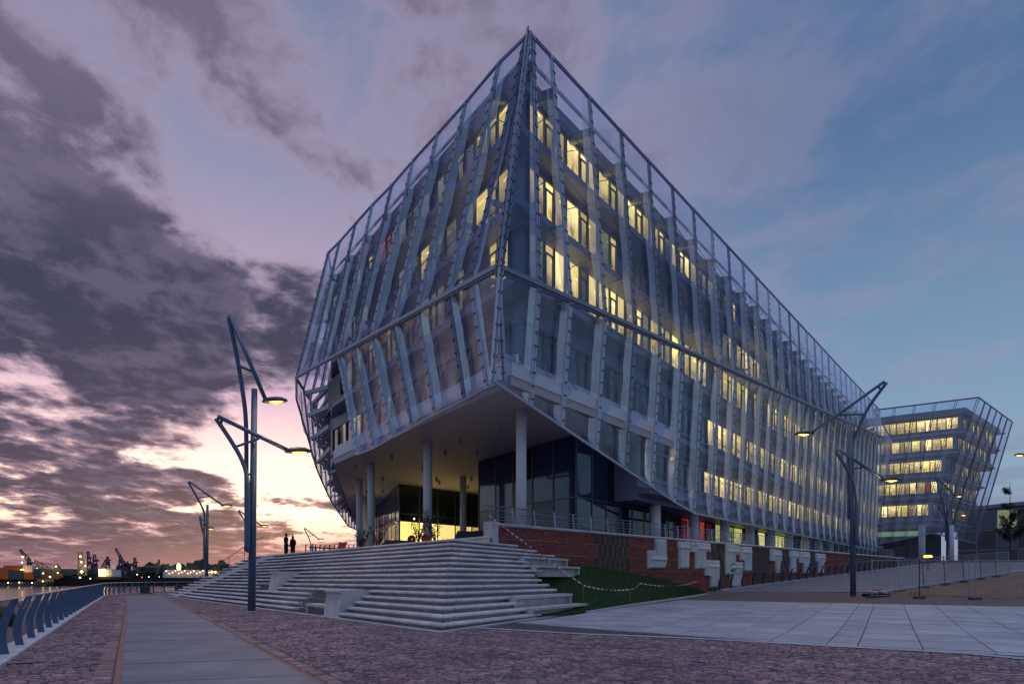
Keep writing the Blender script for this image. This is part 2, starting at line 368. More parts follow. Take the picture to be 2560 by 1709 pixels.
def film_mat(name, base, dcol=(.50, .56, .82)):
    m = bpy.data.materials.new(name); m.use_nodes = True; g = NG(m.node_tree); g.n.clear()
    lw = g.new('ShaderNodeLayerWeight'); lw.inputs[0].default_value = .42
    f2 = g.m('POWER', lw.outputs['Facing'], 2.6)
    oc = g.new('ShaderNodeTexCoord').outputs['Object']
    n = g.noise(oc, .9, 5, .6)
    fac = g.m('ADD', g.m('MULTIPLY', g.sstep(n, .3, .7), .06), g.m('ADD', base, g.m('MULTIPLY', f2, .34)), clamp=True)
    tr = g.new('ShaderNodeBsdfTransparent'); tr.inputs[0].default_value = (.80, .85, 1.0, 1)
    gl = g.new('ShaderNodeBsdfGlossy'); gl.inputs['Roughness'].default_value = .2; gl.inputs[0].default_value = (.9, .92, 1, 1)
    tl = g.new('ShaderNodeBsdfTranslucent'); tl.inputs[0].default_value = (.78, .80, .95, 1)
    df = g.new('ShaderNodeBsdfDiffuse'); df.inputs[0].default_value = (*dcol, 1)
    a = g.new('ShaderNodeMixShader'); a.inputs[0].default_value = .35; g.l.new(tl.outputs[0], a.inputs[1]); g.l.new(df.outputs[0], a.inputs[2])
    b = g.new('ShaderNodeMixShader'); b.inputs[0].default_value = .52; g.l.new(a.outputs[0], b.inputs[1]); g.l.new(gl.outputs[0], b.inputs[2])
    mx = g.new('ShaderNodeMixShader'); g.put(mx.inputs[0], fac); g.l.new(tr.outputs[0], mx.inputs[1]); g.l.new(b.outputs[0], mx.inputs[2])
    bn = g.new('ShaderNodeBump'); bn.inputs['Strength'].default_value = .25; bn.inputs['Distance'].default_value = .05
    g.put(bn.inputs['Height'], g.noise(oc, 3.0, 3, .5)); g.put(gl.inputs['Normal'], bn.outputs[0])
    o = g.new('ShaderNodeOutputMaterial'); g.l.new(mx.outputs[0], o.inputs[0]); return m
M['film'] = film_mat('clear_foil', .075); M['film_wing'] = film_mat('mesh_foil', .17, (.62, .66, .82)); M['film_sheen'] = film_mat('painted_sheen_foil', .50, (.88, .90, .98))  # last one: sky sheen on the return strips painted as whiter, denser foil
def glass_mat():
    m = bpy.data.materials.new('clear_glass'); m.use_nodes = True; g = NG(m.node_tree); g.n.clear()
    fr = g.new('ShaderNodeFresnel'); fr.inputs[0].default_value = 1.5
    tr = g.new('ShaderNodeBsdfTransparent'); tr.inputs[0].default_value = (.35, .42, .42, 1)
    gl = g.new('ShaderNodeBsdfGlossy'); gl.inputs['Roughness'].default_value = .03
    mx = g.new('ShaderNodeMixShader'); g.put(mx.inputs[0], g.m('ADD', fr.outputs[0], .04)); g.l.new(tr.outputs[0], mx.inputs[1]); g.l.new(gl.outputs[0], mx.inputs[2])
    o = g.new('ShaderNodeOutputMaterial'); g.l.new(mx.outputs[0], o.inputs[0]); return m
M['glass'] = glass_mat()
def water_mat():
    m = mat('river_water', (.03, .03, .045), .16, spec=.8); g = NG(m.node_tree); b = g.n['Principled BSDF']
    mp = g.new('ShaderNodeMapping'); mp.inputs['Scale'].default_value = (.12, .5, 1); g.put(mp.inputs[0], g.new('ShaderNodeTexCoord').outputs['Object'])
    bn = g.new('ShaderNodeBump'); bn.inputs['Strength'].default_value = .12; bn.inputs['Distance'].default_value = .3
    g.put(bn.inputs['Height'], g.noise(mp.outputs[0], 1.0, 4, .55)); g.put(b.inputs['Normal'], bn.outputs[0]); return m
M['water'] = water_mat()

# ------------------------------------------------------------------ ground levels and plan lines
def G(x, y): return .021 * max(0, min(y, 75) - 18) * sm(x, -3, 6)
def on_ground(px, py, dz=0.0):
    X = (px - CX) / F; k = (py - HY) / F; d = 12.0
    lo, hi = 3.0, 120.0
    for _ in range(50):
        d = (lo + hi) / 2
        if EYE - k * d > G(X * d, d) + dz: lo = d
        else: hi = d
    return Vector((X * d, d, G(X * d, d) + dz))
PD = Vector((-.527, .850, 0)); PN = Vector((.850, .527, 0))     # promenade direction and inland normal
RAIL0 = Vector((-9.86, 11.97, 0))

def structure(mb, name, m, smooth=False, parent=None): return mb.build(name, m, parent, smooth, kind='structure')

w = MB(); w.quad((-4000, -300, -2.5), (4000, -300, -2.5), (4000, 6000, -2.5), (-4000, 6000, -2.5)); structure(w, 'river_water', M['water'])
# land: one sheet with the quay edge on the left
quay = [RAIL0 - PN * 2.2 - PD * 40]
quay += [RAIL0 - PN * 2.2 + PD * 61]
land = MB()
RAIL_PTS = [RAIL0 - PD * 6, RAIL0 + PD * 46]
pend = RAIL_PTS[-1]; ang = math.atan2(PD.y, PD.x); p = pend.copy()
for i in range(24):
    ang -= R(2.2) if i < 9 else R(7); p = p + Vector((math.cos(ang), math.sin(ang), 0)) * 1.9; RAIL_PTS.append(p.copy())
edge_pts = [RAIL0 - PN * .6 - PD * 40, RAIL0 - PN * .6 + PD * 46]
for i in range(2, len(RAIL_PTS)):
    t_ = (RAIL_PTS[i] - RAIL_PTS[i - 1]).normalized(); edge_pts.append(RAIL_PTS[i] + Vector((-t_.y, t_.x, 0)) * .6)
edge_pts += [Vector((-43, 99, 0)), Vector((-52, 112, 0)), Vector((-62, 140, 0)), Vector((-80, 240, 0))]
dens_pts = []
for a, b in zip(edge_pts, edge_pts[1:]):
    n = max(1, int((b - a).length / 2.5))
    dens_pts += [a.lerp(b, i / n) for i in range(n)]
dens_pts.append(edge_pts[-1])
rows = []
for p in dens_pts:
    row = []
    for t in [q_ * .0013 for q_ in range(75)] + [.11, .14, .18, .24, .32, .45, .7, 1]:
        q = p.lerp(Vector((900, p.y + (60 if p.y > 60 else 0), 0)), t)
        row.append((q.x, q.y, G(q.x, q.y) - .035))
    rows.append(row)
land.grid(rows)
land.grid([[(p.x, p.y, -6) for p in dens_pts], [(p.x, p.y, -.035) for p in dens_pts]])
structure(land, 'ground', M['ground'])
far = MB(); far.quad((-80, 240, -.4), (900, 240, -.4), (5000, 1500, -.4), (100, 1500, -.4)); structure(far, 'far_ground', M['ground'])
lq = MB()  # lower quay ledge outside the railing
a, b = RAIL0 - PN * .80 - PD * 30, RAIL0 - PN * .80 + PD * 43
lq.prism([a, b, b - PN * 1.5, a - PN * 1.5], -6, -.5)
structure(lq, 'lower_quay', M['cobble_far'])
lk = MB()
lk.prism([a - PN * 1.15, b - PN * 1.15, b - PN * 1.55, a - PN * 1.55], -.45, -.33); structure(lk, 'quay_edge', M['kerb'])
# kerb under the railing, as single stones
def along(pts, step):
    out = []; carry = 0
    for a, b in zip(pts, pts[1:]):
        L = (b - a).length; d = carry
        while d < L:
            t = (b - a).normalized(); out.append((a + t * d, t)); d += step
        carry = d - L
    return out
kb = link(bpy.data.objects.new('kerb_strip', None)); kb['kind'] = 'structure'; ORG[kb.name] = Vector((0, 0, 0))
ks = MB(); ks.box((0, 0, -.04), (.985, .46, .20)); ks_me = ks.mesh('kerb_stone', M['kerb'])
for q, t in along(RAIL_PTS, 1.0):
    if q.y > 9: inst('kerb_stone', ks_me, kb, q + t * .5, math.atan2(t.y, t.x))

# ------------------------------------------------------------------ steps geometry (needed for the paving too)
RISE = .213; NS = 15
def Ck(k): return Vector((-2.03 - .0343 * (k - 1), 17.7 + .5857 * (k - 1), 0))
def Bk(k): return Vector((-30 + .693 * (k - 1), 54 - .457 * (k - 1), 0))
UR = Vector((.492, .870, 0)); NR = Vector((.870, -.492, 0))
def ray_t(c, u, px):
    X = (px - CX) / F; return (X * c.y - c.x) / (u.x - X * u.y)
R_END = {1: 1349, 2: 1327, 3: 1306, 4: 1287, 5: 1390, 6: 1371, 7: 1352, 8: 1334, 9: 1354, 10: 1337, 11: 1321, 12: 1306, 13: 1385, 14: 1342, 15: 1294}

# ------------------------------------------------------------------ cobbles
def inside(poly, x, y):
    r = False; j = len(poly) - 1
    for i in range(len(poly)):
        a, b = poly[i], poly[j]
        if (a[1] > y) != (b[1] > y) and x < (b[0] - a[0]) * (y - a[1]) / (b[1] - a[1]) + a[0]: r = not r
        j = i
    return r
STRIP_L = on_z(303, 1709); STRIP_W = 2.42
SD = Vector((-.5265, .850, 0)); SN = Vector((.850, .5265, 0))
def strip(t, w): return STRIP_L + SD * t + SN * w
slab_near = [on_ground(1175, 1568), on_ground(1450, 1584), on_ground(1700, 1594), on_ground(2054, 1613), on_ground(2425, 1634), on_ground(2700, 1660)]
slab_far = [on_ground(1500, 1527), on_ground(1700, 1499), on_ground(2100, 1505), on_ground(2560, 1515), on_ground(2800, 1521)]
COLS = [(0.349, 0.198, 0.195), (0.309, 0.161, 0.17), (0.23, 0.149, 0.168), (0.389, 0.225, 0.215), (0.257, 0.192, 0.224), (0.327, 0.188, 0.199), (0.415, 0.275, 0.264), (0.145, 0.108, 0.142), (0.276, 0.163, 0.171), (0.353, 0.205, 0.217)]
rc = random.Random(3)
stones = []   # (centre, u, v, half sizes, colour)
def cobble_rows(org, u, v, nu0, nu1, nv0, nv1, lw, lh, test, wav=0.0):
    row = nv0
    i = 0
    while row < nv1:
        h = lh * rc.uniform(.88, 1.14); t = nu0 - rc.uniform(0, lw)
        while t < nu1:
            l = lw * rc.uniform(.62, 1.35)
            c = org + u * (t + l / 2) + v * (row + h / 2 + wav * math.sin(t * .9 + i * .13) + .012 * rc.uniform(-1, 1))
            if test(c): stones.append((c, u, v, l / 2, h / 2, rc.choice(COLS)))
            t += l
        row += h; i += 1
def in_view(c, maxd=30):
    return 8.3 < c.y < maxd and abs(c.x) < .86 * c.y + .6
rail_w = (RAIL0 - STRIP_L).dot(SN)
plinth = [Bk(1) + Vector((-.3, -.25, 0)), Ck(1) + Vector((.0, -.62, 0)), Ck(1) + UR * 40 + NR * .35]
main_poly = [strip(-4, STRIP_W + .36), strip(60, STRIP_W + .36), plinth[0], plinth[1]] + [Ck(1) + UR * 2.0 + NR * .3] + [p for p in slab_near] + [Vector((16, 5, 0))]
mp2 = [(p.x, p.y) for p in main_poly]
ROWU = Vector((.985, -.17, 0)); ROWV = Vector((.17, .985, 0))
cobble_rows(Vector((0, 0, 0)), ROWU, ROWV, -36, 24, 5, 56, .165, .10, lambda c: in_view(c, 54) and inside(mp2, c.x, c.y), .05)
# left zone between kerb and concrete strip: courses across the walk
cobble_rows(STRIP_L, SN, SD, rail_w + .28, -.42, -3, 50, .16, .10, lambda c: in_view(c, 50), .02)
# bordering courses laid lengthwise beside the concrete strip
def border(w0, wd):
    t = -3
    while t < 50:
        l = .135 * rc.uniform(.85, 1.2); c = strip(t + l / 2, w0 + wd / 2)
        if in_view(c, 50): stones.append((c, SN, SD, wd / 2, l / 2, rc.choice(COLS[:4] + [(.34, .22, .18)])))
        t += l
border(STRIP_W + .10, .24); border(-.40, .29)
def stone_into(mb, st):
    c, u, v, a, b, col = st
    f = rc.uniform(.68, 1.28); mb.c = tuple(x * f for x in col)
    a -= .008; b -= .008; z = G(c.x, c.y) + rc.uniform(-.004, .006); tilt = (rc.uniform(-.004, .004), rc.uniform(-.004, .004))
    j = lambda: rc.uniform(-.006, .006)
    lo = []; hi = []
    for sx, sy in ((-.93, -.93), (0, -1.0), (.93, -.93), (1.0, 0), (.93, .93), (0, 1.0), (-.93, .93), (-1.0, 0)):
        o = u * (a * sx + j()) + v * (b * sy + j())
        lo.append(c + o + Vector((0, 0, z - .03)))
        hi.append(c + o - u * (.013 * sx) - v * (.013 * sy) + Vector((0, 0, z + sx * tilt[0] + sy * tilt[1])))
    mb.add(lo + hi, [tuple(range(8, 16))] + [(i, (i + 1) % 8, 8 + (i + 1) % 8, 8 + i) for i in range(8)])
stones.sort(key=lambda s: s[0].y)
pav = MB()
bed = MB()
rws = []
for i in range(0, 34):
    d = 6 + i * 1.1
    rws.append([(x_ / 20 * d * .92, d, G(x_ / 20 * d * .92, d) - .022) for x_ in range(-20, 21)])
bed.grid(rws)
pav_o = structure(bed, 'cobbled_pavement', M['joint_sand'])
for st in stones[:300]:
    b = MB(); stone_into(b, st); b.build('cobblestone', M['cobble'], pav_o)
rest = MB()
for st in stones[300:]: stone_into(rest, st)
rest.build('cobblestones', M['cobble'], pav_o, kind='stuff')

# concrete strip of single slabs with reddish joints
st_o = MB(); st_o.prism([strip(-3, -.10), strip(52, -.10), strip(52, STRIP_W + .10), strip(-3, STRIP_W + .10)], -.05, -.010)
st_o = structure(st_o, 'promenade_path', M['terracotta'])
t = -2.2
while t < 51:
    l = 2.3
    sk = -.62   # joints run askew
    q = [strip(t, .0), strip(t + sk, STRIP_W), strip(t + sk + l - .045, STRIP_W), strip(t + l - .045, .0)]
    dz = random.uniform(-.002, .002)
    b = MB(); b.prism([(p.x, p.y) for p in reversed(q)], -.03, .006 + dz); b.build('concrete_slab', M['slab_dark'], st_o)
    t += l
# dark slot drains by the kerb
for px, py, L_ in ((40, 1658, .8), (180, 1552, .7), (285, 1510, .6)):
    c = on_z(px, py)
    b = MB(); b.box((c.x, c.y, .002), (L_, .10, .016), math.atan2(SN.y, SN.x)); b.box((c.x, c.y, .006), (L_ * .94, .045, .016), math.atan2(SN.y, SN.x))
    b.build('slot_drain', M['stone_core'], pav_o)

# ------------------------------------------------------------------ pale slab plaza with wavy joints
plz = MB()
pl_poly = slab_near + list(reversed(slab_far))
base_rows = []
for i in range(13):
    row = []
    for j in range(25):
        s_ = j / 24
        def polyl(pts, s):
            n = len(pts) - 1; k = min(int(s * n), n - 1); return pts[k].lerp(pts[k + 1], s * n - k)
        q = polyl(slab_near, s_).lerp(polyl(slab_far, s_), i / 12); row.append((q.x, q.y, G(q.x, q.y) - .012))
    base_rows.append(row)
plz.grid(base_rows)
plz_o = structure(plz, 'slab_plaza', M['stone_core'])
US = Vector((.521, .853, 0)); VS = Vector((.853, -.521, 0)); S0 = on_ground(1211, 1567)
pp = [(p.x, p.y) for p in pl_poly]
def clip_poly(poly, clip):
    """Sutherland-Hodgman: poly clipped to a convex-ish counter-clockwise clip polygon"""
    out = poly
    for i in range(len(clip)):
        a, b = clip[i], clip[(i + 1) % len(clip)]; inp = out; out = []
        if not inp: break
        def side(p): return (b[0] - a[0]) * (p[1] - a[1]) - (b[1] - a[1]) * (p[0] - a[0])
        for j in range(len(inp)):
            p, q = inp[j], inp[(j + 1) % len(inp)]; sp, sq = side(p), side(q)
            if sp >= 0: out.append(p)
            if (sp >= 0) != (sq >= 0):
                t = sp / (sp - sq); out.append((p[0] + (q[0] - p[0]) * t, p[1] + (q[1] - p[1]) * t))
    return out
clipb = [(p.x, p.y) for p in (slab_near[0], slab_near[3], slab_near[5], slab_far[4], slab_far[1], slab_far[0])]
widths = [1.22, 1.22, 1.22, 1.22, 1.22, 1.22, 1.22, 1.22, .62, 1.22, 1.22, 1.22, 1.22, 1.22, 1.22, 1.22, 1.22, 1.22, 1.22, 1.22, 1.22]
w0 = -.3
nsl = 0
for bi, wd in enumerate(widths):
    t = -8 + random.uniform(0, 1.2)
    def wave(i, f, tt): return .10 * math.sin(f * math.pi * 2 + i * 2.3) * (1 if i % 3 else .3)
    while t < 30:
        l = 1.95
        lo = []; hi = []
        for k in range(7):
            f = k / 6; w_ = w0 + .012 + f * (wd - .024)
            p1 = S0 + VS * w_ + US * (t + .04 + wave(int(t * 1.7) + bi * 5, f, t)); p2 = S0 + VS * w_ + US * (t + l - .04 + wave(int((t + l) * 1.7) + bi * 5, f, t + l))
            lo.append((p1.x, p1.y)); hi.append((p2.x, p2.y))
        poly = clip_poly(lo + list(reversed(hi)), clipb)
        if len(poly) > 3:
            cx = sum(p[0] for p in poly) / len(poly); cy = sum(p[1] for p in poly) / len(poly)
            if abs(cx) < .9 * cy + 1:
                b = MB(); dz = random.uniform(-.003, .003)
                b.prism(poly, lambda p: G(*p[:2]) - .03, lambda p: G(*p[:2]) + .012 + dz); b.build('paving_slab', M['slab'], plz_o); nsl += 1
        t += l
    w0 += wd
# pale border band along the near edge
bb = MB()
for a, b in zip(slab_near, slab_near[1:]):
    n = 4
    for i in range(n):
        p, q = a.lerp(b, i / n), a.lerp(b, (i + 1) / n); d = (q - p).normalized(); nn = Vector((-d.y, d.x, 0))
        bb.quad(p - nn * .12 + Vector((0, 0, .013)), q - nn * .12 + Vector((0, 0, .013)), q + nn * .16 + Vector((0, 0, .0165)), p + nn * .16 + Vector((0, 0, .0165)))
bb.build('border_band', M['slab'], plz_o)

# ------------------------------------------------------------------ great flight of steps
steps = thing('stone_steps', Ck(1), 'broad flight of pale granite seating steps rising to the terrace around an acute corner', 'steps')
def edge_out(k, side):
    """outward normal of the step edge"""
    if side == 'R': return NR
    d = (Bk(k) - Ck(k)).normalized(); return Vector((-d.y, d.x, 0)) if Vector((-d.y, d.x, 0)).y < 0 else Vector((d.y, -d.x, 0))
PROF = [(-.46, 0), (-.03, 0), (.02, -.010), (.058, -.036), (.070, -.066), (.058, -.092), (.02, -.112), (-.06, -.116), (-.17, -.118), (-.175, -.21)]
def stone_piece(k, side, t0, t1, m0=False, m1=False):
    """one step stone from t0 to t1 along the edge; m0: mitred at the corner C"""
    z = RISE * k; c = Ck(k); u = UR if side == 'R' else (Bk(k) - Ck(k)).normalized(); n = edge_out(k, side)
    cd = Vector((.0343, -.5857, 0)) / .325
    v = []
    for tt, mitre in ((t0, m0), (t1, False)):
        for o, dz in PROF:
            base = c + cd * o if mitre else c + u * tt + n * o
            if mitre: base = base + u * .004
            v.append((base.x, base.y, z + dz))
    m = len(PROF); fs = [(i, i + 1, m + i + 1, m + i) for i in range(m - 1)] + [tuple(range(m - 1, -1, -1)), tuple(range(m, 2 * m))]
    if side == 'R': fs = [tuple(reversed(f)) for f in fs]
    b = MB(); b.add(v, fs); b.build('step_stone', M['granite'], steps)
L_BLOCK = {1: (7.6, 10.2), 2: (7.6, 10.2), 3: (7.6, 10.2), 4: (7.6, 10.2), 5: (7.6, 9.2)}
rs = random.Random(5)
core = MB()
for k in range(1, NS + 1):
    u = (Bk(k) - Ck(k)).normalized(); LL = (Bk(k) - Ck(k)).length
    def pieces(t0, t1, side, first):
        t = t0; i = 0
        while t < t1 - .05:
            l = (rs.uniform(.45, .62) if (i == 0 and first) else rs.uniform(1.7, 2.6) * (1 if t < 14 else 1.5)); e = min(t + l, t1)
            if t1 - e < .5: e = t1
            stone_piece(k, side, t + (.0 if (i == 0 and first) else .017), e - .017, m0=(i == 0 and first)); t = e; i += 1
    gaps = []
    if k <= 4: gaps.append((7.4 + .05 * k, 12.6 - .5 * (k > 2)))
    if 5 <= k <= 9: gaps.append((17.2, 19.6 + (1.2 if k < 7 else 0)))
    t = 0
    for a, b in gaps: pieces(t, a, 'L', t == 0); t = b
    pieces(t, LL, 'L', t == 0)
    tr = ray_t(Ck(k), UR, R_END[k])
    pieces(0, tr, 'R', True)
    c = Ck(k) - Vector((.0343, -.5857, 0)) / .325 * .19
    far_r = Ck(k) + UR * tr - NR * .19 - UR * .02; far_l = Bk(k) + Vector((.1, .1, 0))
    core.prism([(c.x, c.y), (far_r.x, far_r.y), (far_r.x - 3.5, far_r.y + 4.0), (6, 60), (-14, 60), (far_l.x + 3, far_l.y + 3), (far_l.x, far_l.y)], RISE * (k - 1) - .25, RISE * k - .006)
core.build('step_core', M['step_core'], steps)
# rounded returns at the far left end
for k in range(1, NS + 1):
    z = RISE * k; c = Bk(k); b = MB()
    pts = [c + Vector((.25 * (math.cos(a) - 1) * 1.2, .25 * math.sin(a), 0)) + Vector((0, 0, z - .075)) for a in (-.6, 0, .7, 1.4)]
    pts += [c + Vector((.9, 1.6, z - .075))]
    b.tube([Bk(k) + (Ck(k) - Bk(k)).normalized() * .15 + Vector((0, 0, z - .075))] + pts, .07, 6); b.build('end_nosing', M['granite'], steps, True)
# half steps of the stair flight at the left end
for k in range(0, NS):
    z = RISE * k; kk = k + 1; u = (Ck(kk) - Bk(kk)).normalized(); n = edge_out(kk, 'L')
    p = Bk(kk) + u * (2.6 + .05 * k); q = p + u * 2.6
    b = MB(); b.prism([p + n * .035, p + n * .20, q + n * .20, q + n * .035], z, z + RISE * .5); b.build('half_step', M['granite_smooth'], steps)
# plinth kerb round the bottom
b = MB()
for a, c2 in ((Bk(1), Ck(1)), (Ck(1), Ck(1) + UR * 8.2)):
    side = 'L' if a == Bk(1) else 'R'; n = edge_out(1, side)
    cc = Ck(1) + Vector((.0343, -.5857, 0)) / .325 * .33
    p0 = a + n * .33 if a == Bk(1) else cc; p1 = c2 + n * .33 if side == 'R' else cc
    gz = lambda p, dz: (p.x, p.y, G(p.x, p.y) + dz)
    b.quad(gz(p0, .022), gz(p1, .022), gz(c2, .022), gz(a, .022)); b.quad(gz(p0, -.03), gz(p1, -.03), gz(p1, .022), gz(p0, .022))
b.build('plinth_kerb', M['slab'], steps)
# benches at the right-hand end of the flight
def bench(p, u, n, L_, h, depth, z0):
    """slab seat on two cheeks"""
    b = MB()
    a, c = p, p + u * L_
    b.prism([a + n * .05, a - n * depth, c - n * depth, c + n * .05], z0 + h - .10, z0 + h)
    b.prism([a, a - n * depth, a + u * .12 - n * depth, a + u * .12], z0, z0 + h - .10)
    b.prism([c - u * .12, c - u * .12 - n * depth, c - n * depth, c], z0, z0 + h - .10)
    b.prism([a - n * .22, a - n * (depth), c - n * depth, c - n * .22], z0 - .1, z0 + h - .10)
    b.build('bench', M['granite_smooth'], steps)
for k0, px0, px1, h in ((1, 1330, 1465, .43), (3, 1287, 1428, .43), (9, 1338, 1448, .43), (11, 1308, 1418, .43)):
    c = Ck(k0); t0, t1 = ray_t(c, UR, px0), ray_t(c, UR, px1)
    bench(c + UR * t0 + NR * .02, UR, NR, t1 - t0, h, .60, RISE * (k0 - 1))
# seat niches cut into the long side
def niche(k0, t0, kb):
    u = (Bk(k0) - Ck(k0)).normalized(); n = edge_out(k0, 'L'); c = Ck(k0)
    top = RISE * kb; z0 = RISE * (k0 - 1); run = .33 * (kb - k0 + 1)
    b = MB(); a, e = c + u * t0, c + u * (t0 + 1.55)
    prof = [(.04, z0), (.0, z0 + .3), (-.10, top - .16), (.0, top - .06), (-.02, top), (-run - .1, top), (-run - .1, z0)]
    m = len(prof); v = [(q + n * o).to_tuple()[:2] + (z,) for q in (a, e) for o, z in prof]
    b.add(v, [(i, (i + 1) % m, m + (i + 1) % m, m + i) for i in range(m)] + [tuple(range(m - 1, -1, -1)), tuple(range(m, 2 * m))])
    b.build('cheek_block', M['granite_smooth'], steps)
    for i, (h0, off) in enumerate(((.43, .10), (.82, .75))):
        p = c + u * (t0 + 1.57) - n * off
        bench(p, u, n, 2.4 - .9 * i, h0 - (0 if i == 0 else .0), .6, z0 if i == 0 else z0 + .0)
niche(1, 7.55, 5); niche(5, 17.3, 9)

# ------------------------------------------------------------------ terrace and brick wall
UW = Vector((.719, .695, 0)); NW = Vector((.695, -.719, 0)); W0 = Vector((-.784, 31.14, 0))  # wall start and height scaled about the camera, pushed back behind the steps
def wall_t(px):
    X = (px - CX) / F; return (X * W0.y - W0.x) / (UW.x - X * UW.y)
def wall_tz(px, py):
    t = wall_t(px); p = W0 + UW * t; return t, EYE + (HY - py) / F * p.y
WT = 4.32
ter = MB()
tp = [Ck(15) + Vector((0, .4, 0)), Ck(15) + UR * 5.2 - NR * .3, W0 - NW * .4, W0 + UW * 95 - NW * .4, Vector((60, 140, 0)), Vector((-26, 120, 0)), Vector((-21, 52, 0)), Bk(15) + Vector((.5, .4, 0))]
ter.prism([(p.x, p.y) for p in tp], -.5, 3.18); structure(ter, 'terrace', M['slab_dark'])
t2 = [Vector((-3.6, 33.6, 0)), Vector((-1.1, 30.5, 0)), W0 - NW * .42, W0 + UW * 95 - NW * .42, Vector((58, 138, 0)), Vector((-8, 110, 0)), Vector((-8, 45, 0))]
ter2 = MB(); ter2.prism([(p.x, p.y) for p in t2], 3.18, 3.6); structure(ter2, 'upper_terrace', M['slab_dark'])
for i, (z, o) in enumerate(((3.40, .45), (3.62, .0))):
    b = MB(); a = Vector((-3.6, 33.4 - o, 0)); c = Vector((-1.1, 30.3 - o, 0))
    b.tube([(a.x, a.y, z - .07), (c.x, c.y, z - .07)], .075, 6); b.quad((a.x, a.y, z - .02), (c.x, c.y, z - .02), (c.x, c.y + .7, z - .02), (a.x, a.y + .7, z - .02))
    b.quad((a.x, a.y + .03, z - .24), (c.x, c.y + .03, z - .24), (c.x, c.y + .03, z - .06), (a.x, a.y + .03, z - .06))
    b.build('upper_step', M['granite'], steps)

wall = thing('brick_wall', W0, 'red brick terrace wall with pale coping and white concrete relief shapes', 'wall')
WL = 74
b = MB(); b.prism([W0 - NW * .08, W0 + UW * WL - NW * .08, W0 + UW * WL - NW * .5, W0 - NW * .5], -.5, WT - .16); b.build('wall_core', M['mortar'], wall)
cp = [(-.52, -.15), (.06, -.15), (.10, -.12), (.12, -.06), (.09, -.01), (.04, .02), (-.52, .02)]
t = 0
while t < WL:
    l = 2.4; b = MB(); m = len(cp)
    v = [((W0 + UW * tt + NW * o).x, (W0 + UW * tt + NW * o).y, WT + z) for tt in (t + .006, t + l - .006) for o, z in cp]
    b.add(v, [(m + i, m + (i + 1) % m, (i + 1) % m, i) for i in range(m)] + [tuple(range(m)), tuple(range(2 * m - 1, m - 1, -1))])
    b.build('coping_stone', M['granite_smooth'], wall); t += l
b = MB(); b.prism([W0 - UW * .02 + NW * .16, W0 - UW * .42 + NW * .16, W0 - UW * .42 - NW * .52, W0 - UW * .02 - NW * .52], 2.9, WT + .06); b.build('end_pillar', M['granite_smooth'], wall)
# the lower masonry edge of the pillar, against the grass
def foot_z(t):
    """top of the grass or ramp along the foot of the wall"""
    t = t / 1.12
    if t < 4.8: return 3.0 - .65 * t / 4.8 * .9
    if t < 13.8: return lerp(2.45, 1.47, (t - 4.8) / 9)
    if t < 18.6: return lerp(1.47, .56, (t - 13.8) / 4.8)
    return .5 + .05 * (t - 20)
GL = [  # white relief shapes: lists of pixel polygons on the wall plane
    [(1635, 1347), (1663, 1349), (1663, 1394), (1664, 1402), (1660, 1420), (1616, 1420), (1616, 1374), (1630, 1375), (1635, 1390)],
    [(1692, 1353), (1720, 1353), (1720, 1368), (1718, 1421), (1694, 1421), (1694, 1372), (1692, 1368)],
    [(1735, 1354), (1773, 1358), (1773, 1377), (1760, 1377), (1760, 1422), (1735, 1422), (1735, 1380)], 
    [(1720, 1354), (1735, 1355), (1735, 1380), (1720, 1380)],
    [(1759, 1399), (1795, 1400), (1795, 1438), (1794, 1467), (1773, 1467), (1773, 1440), (1759, 1437)],
    [(1811, 1359), (1845, 1363), (1845, 1380), (1834, 1382), (1834, 1434), (1811, 1434)],
    [(1847, 1366), (1876, 1367), (1876, 1427), (1857, 1427), (1857, 1401), (1847, 1399)],
    [(1818, 1405), (1853, 1404), (1853, 1465), (1824, 1465), (1824, 1437), (1818, 1435)],
    [(1923, 1371), (1951, 1375), (1951, 1401), (1946, 1404), (1946, 1432), (1936, 1432), (1936, 1404), (1923, 1400)],
    [(1971, 1375), (1994, 1377), (1994, 1393), (1986, 1394), (1986, 1431), (1973, 1431), (1973, 1393), (1971, 1392)],
    [(1996, 1377), (2021, 1380), (2021, 1406), (2017, 1409), (2017, 1432), (2006, 1432), (2006, 1408), (1996, 1406)],
    [(2037, 1382), (2060, 1384), (2060, 1403), (2056, 1405), (2056, 1431), (2043, 1431), (2043, 1404), (2037, 1402)]]
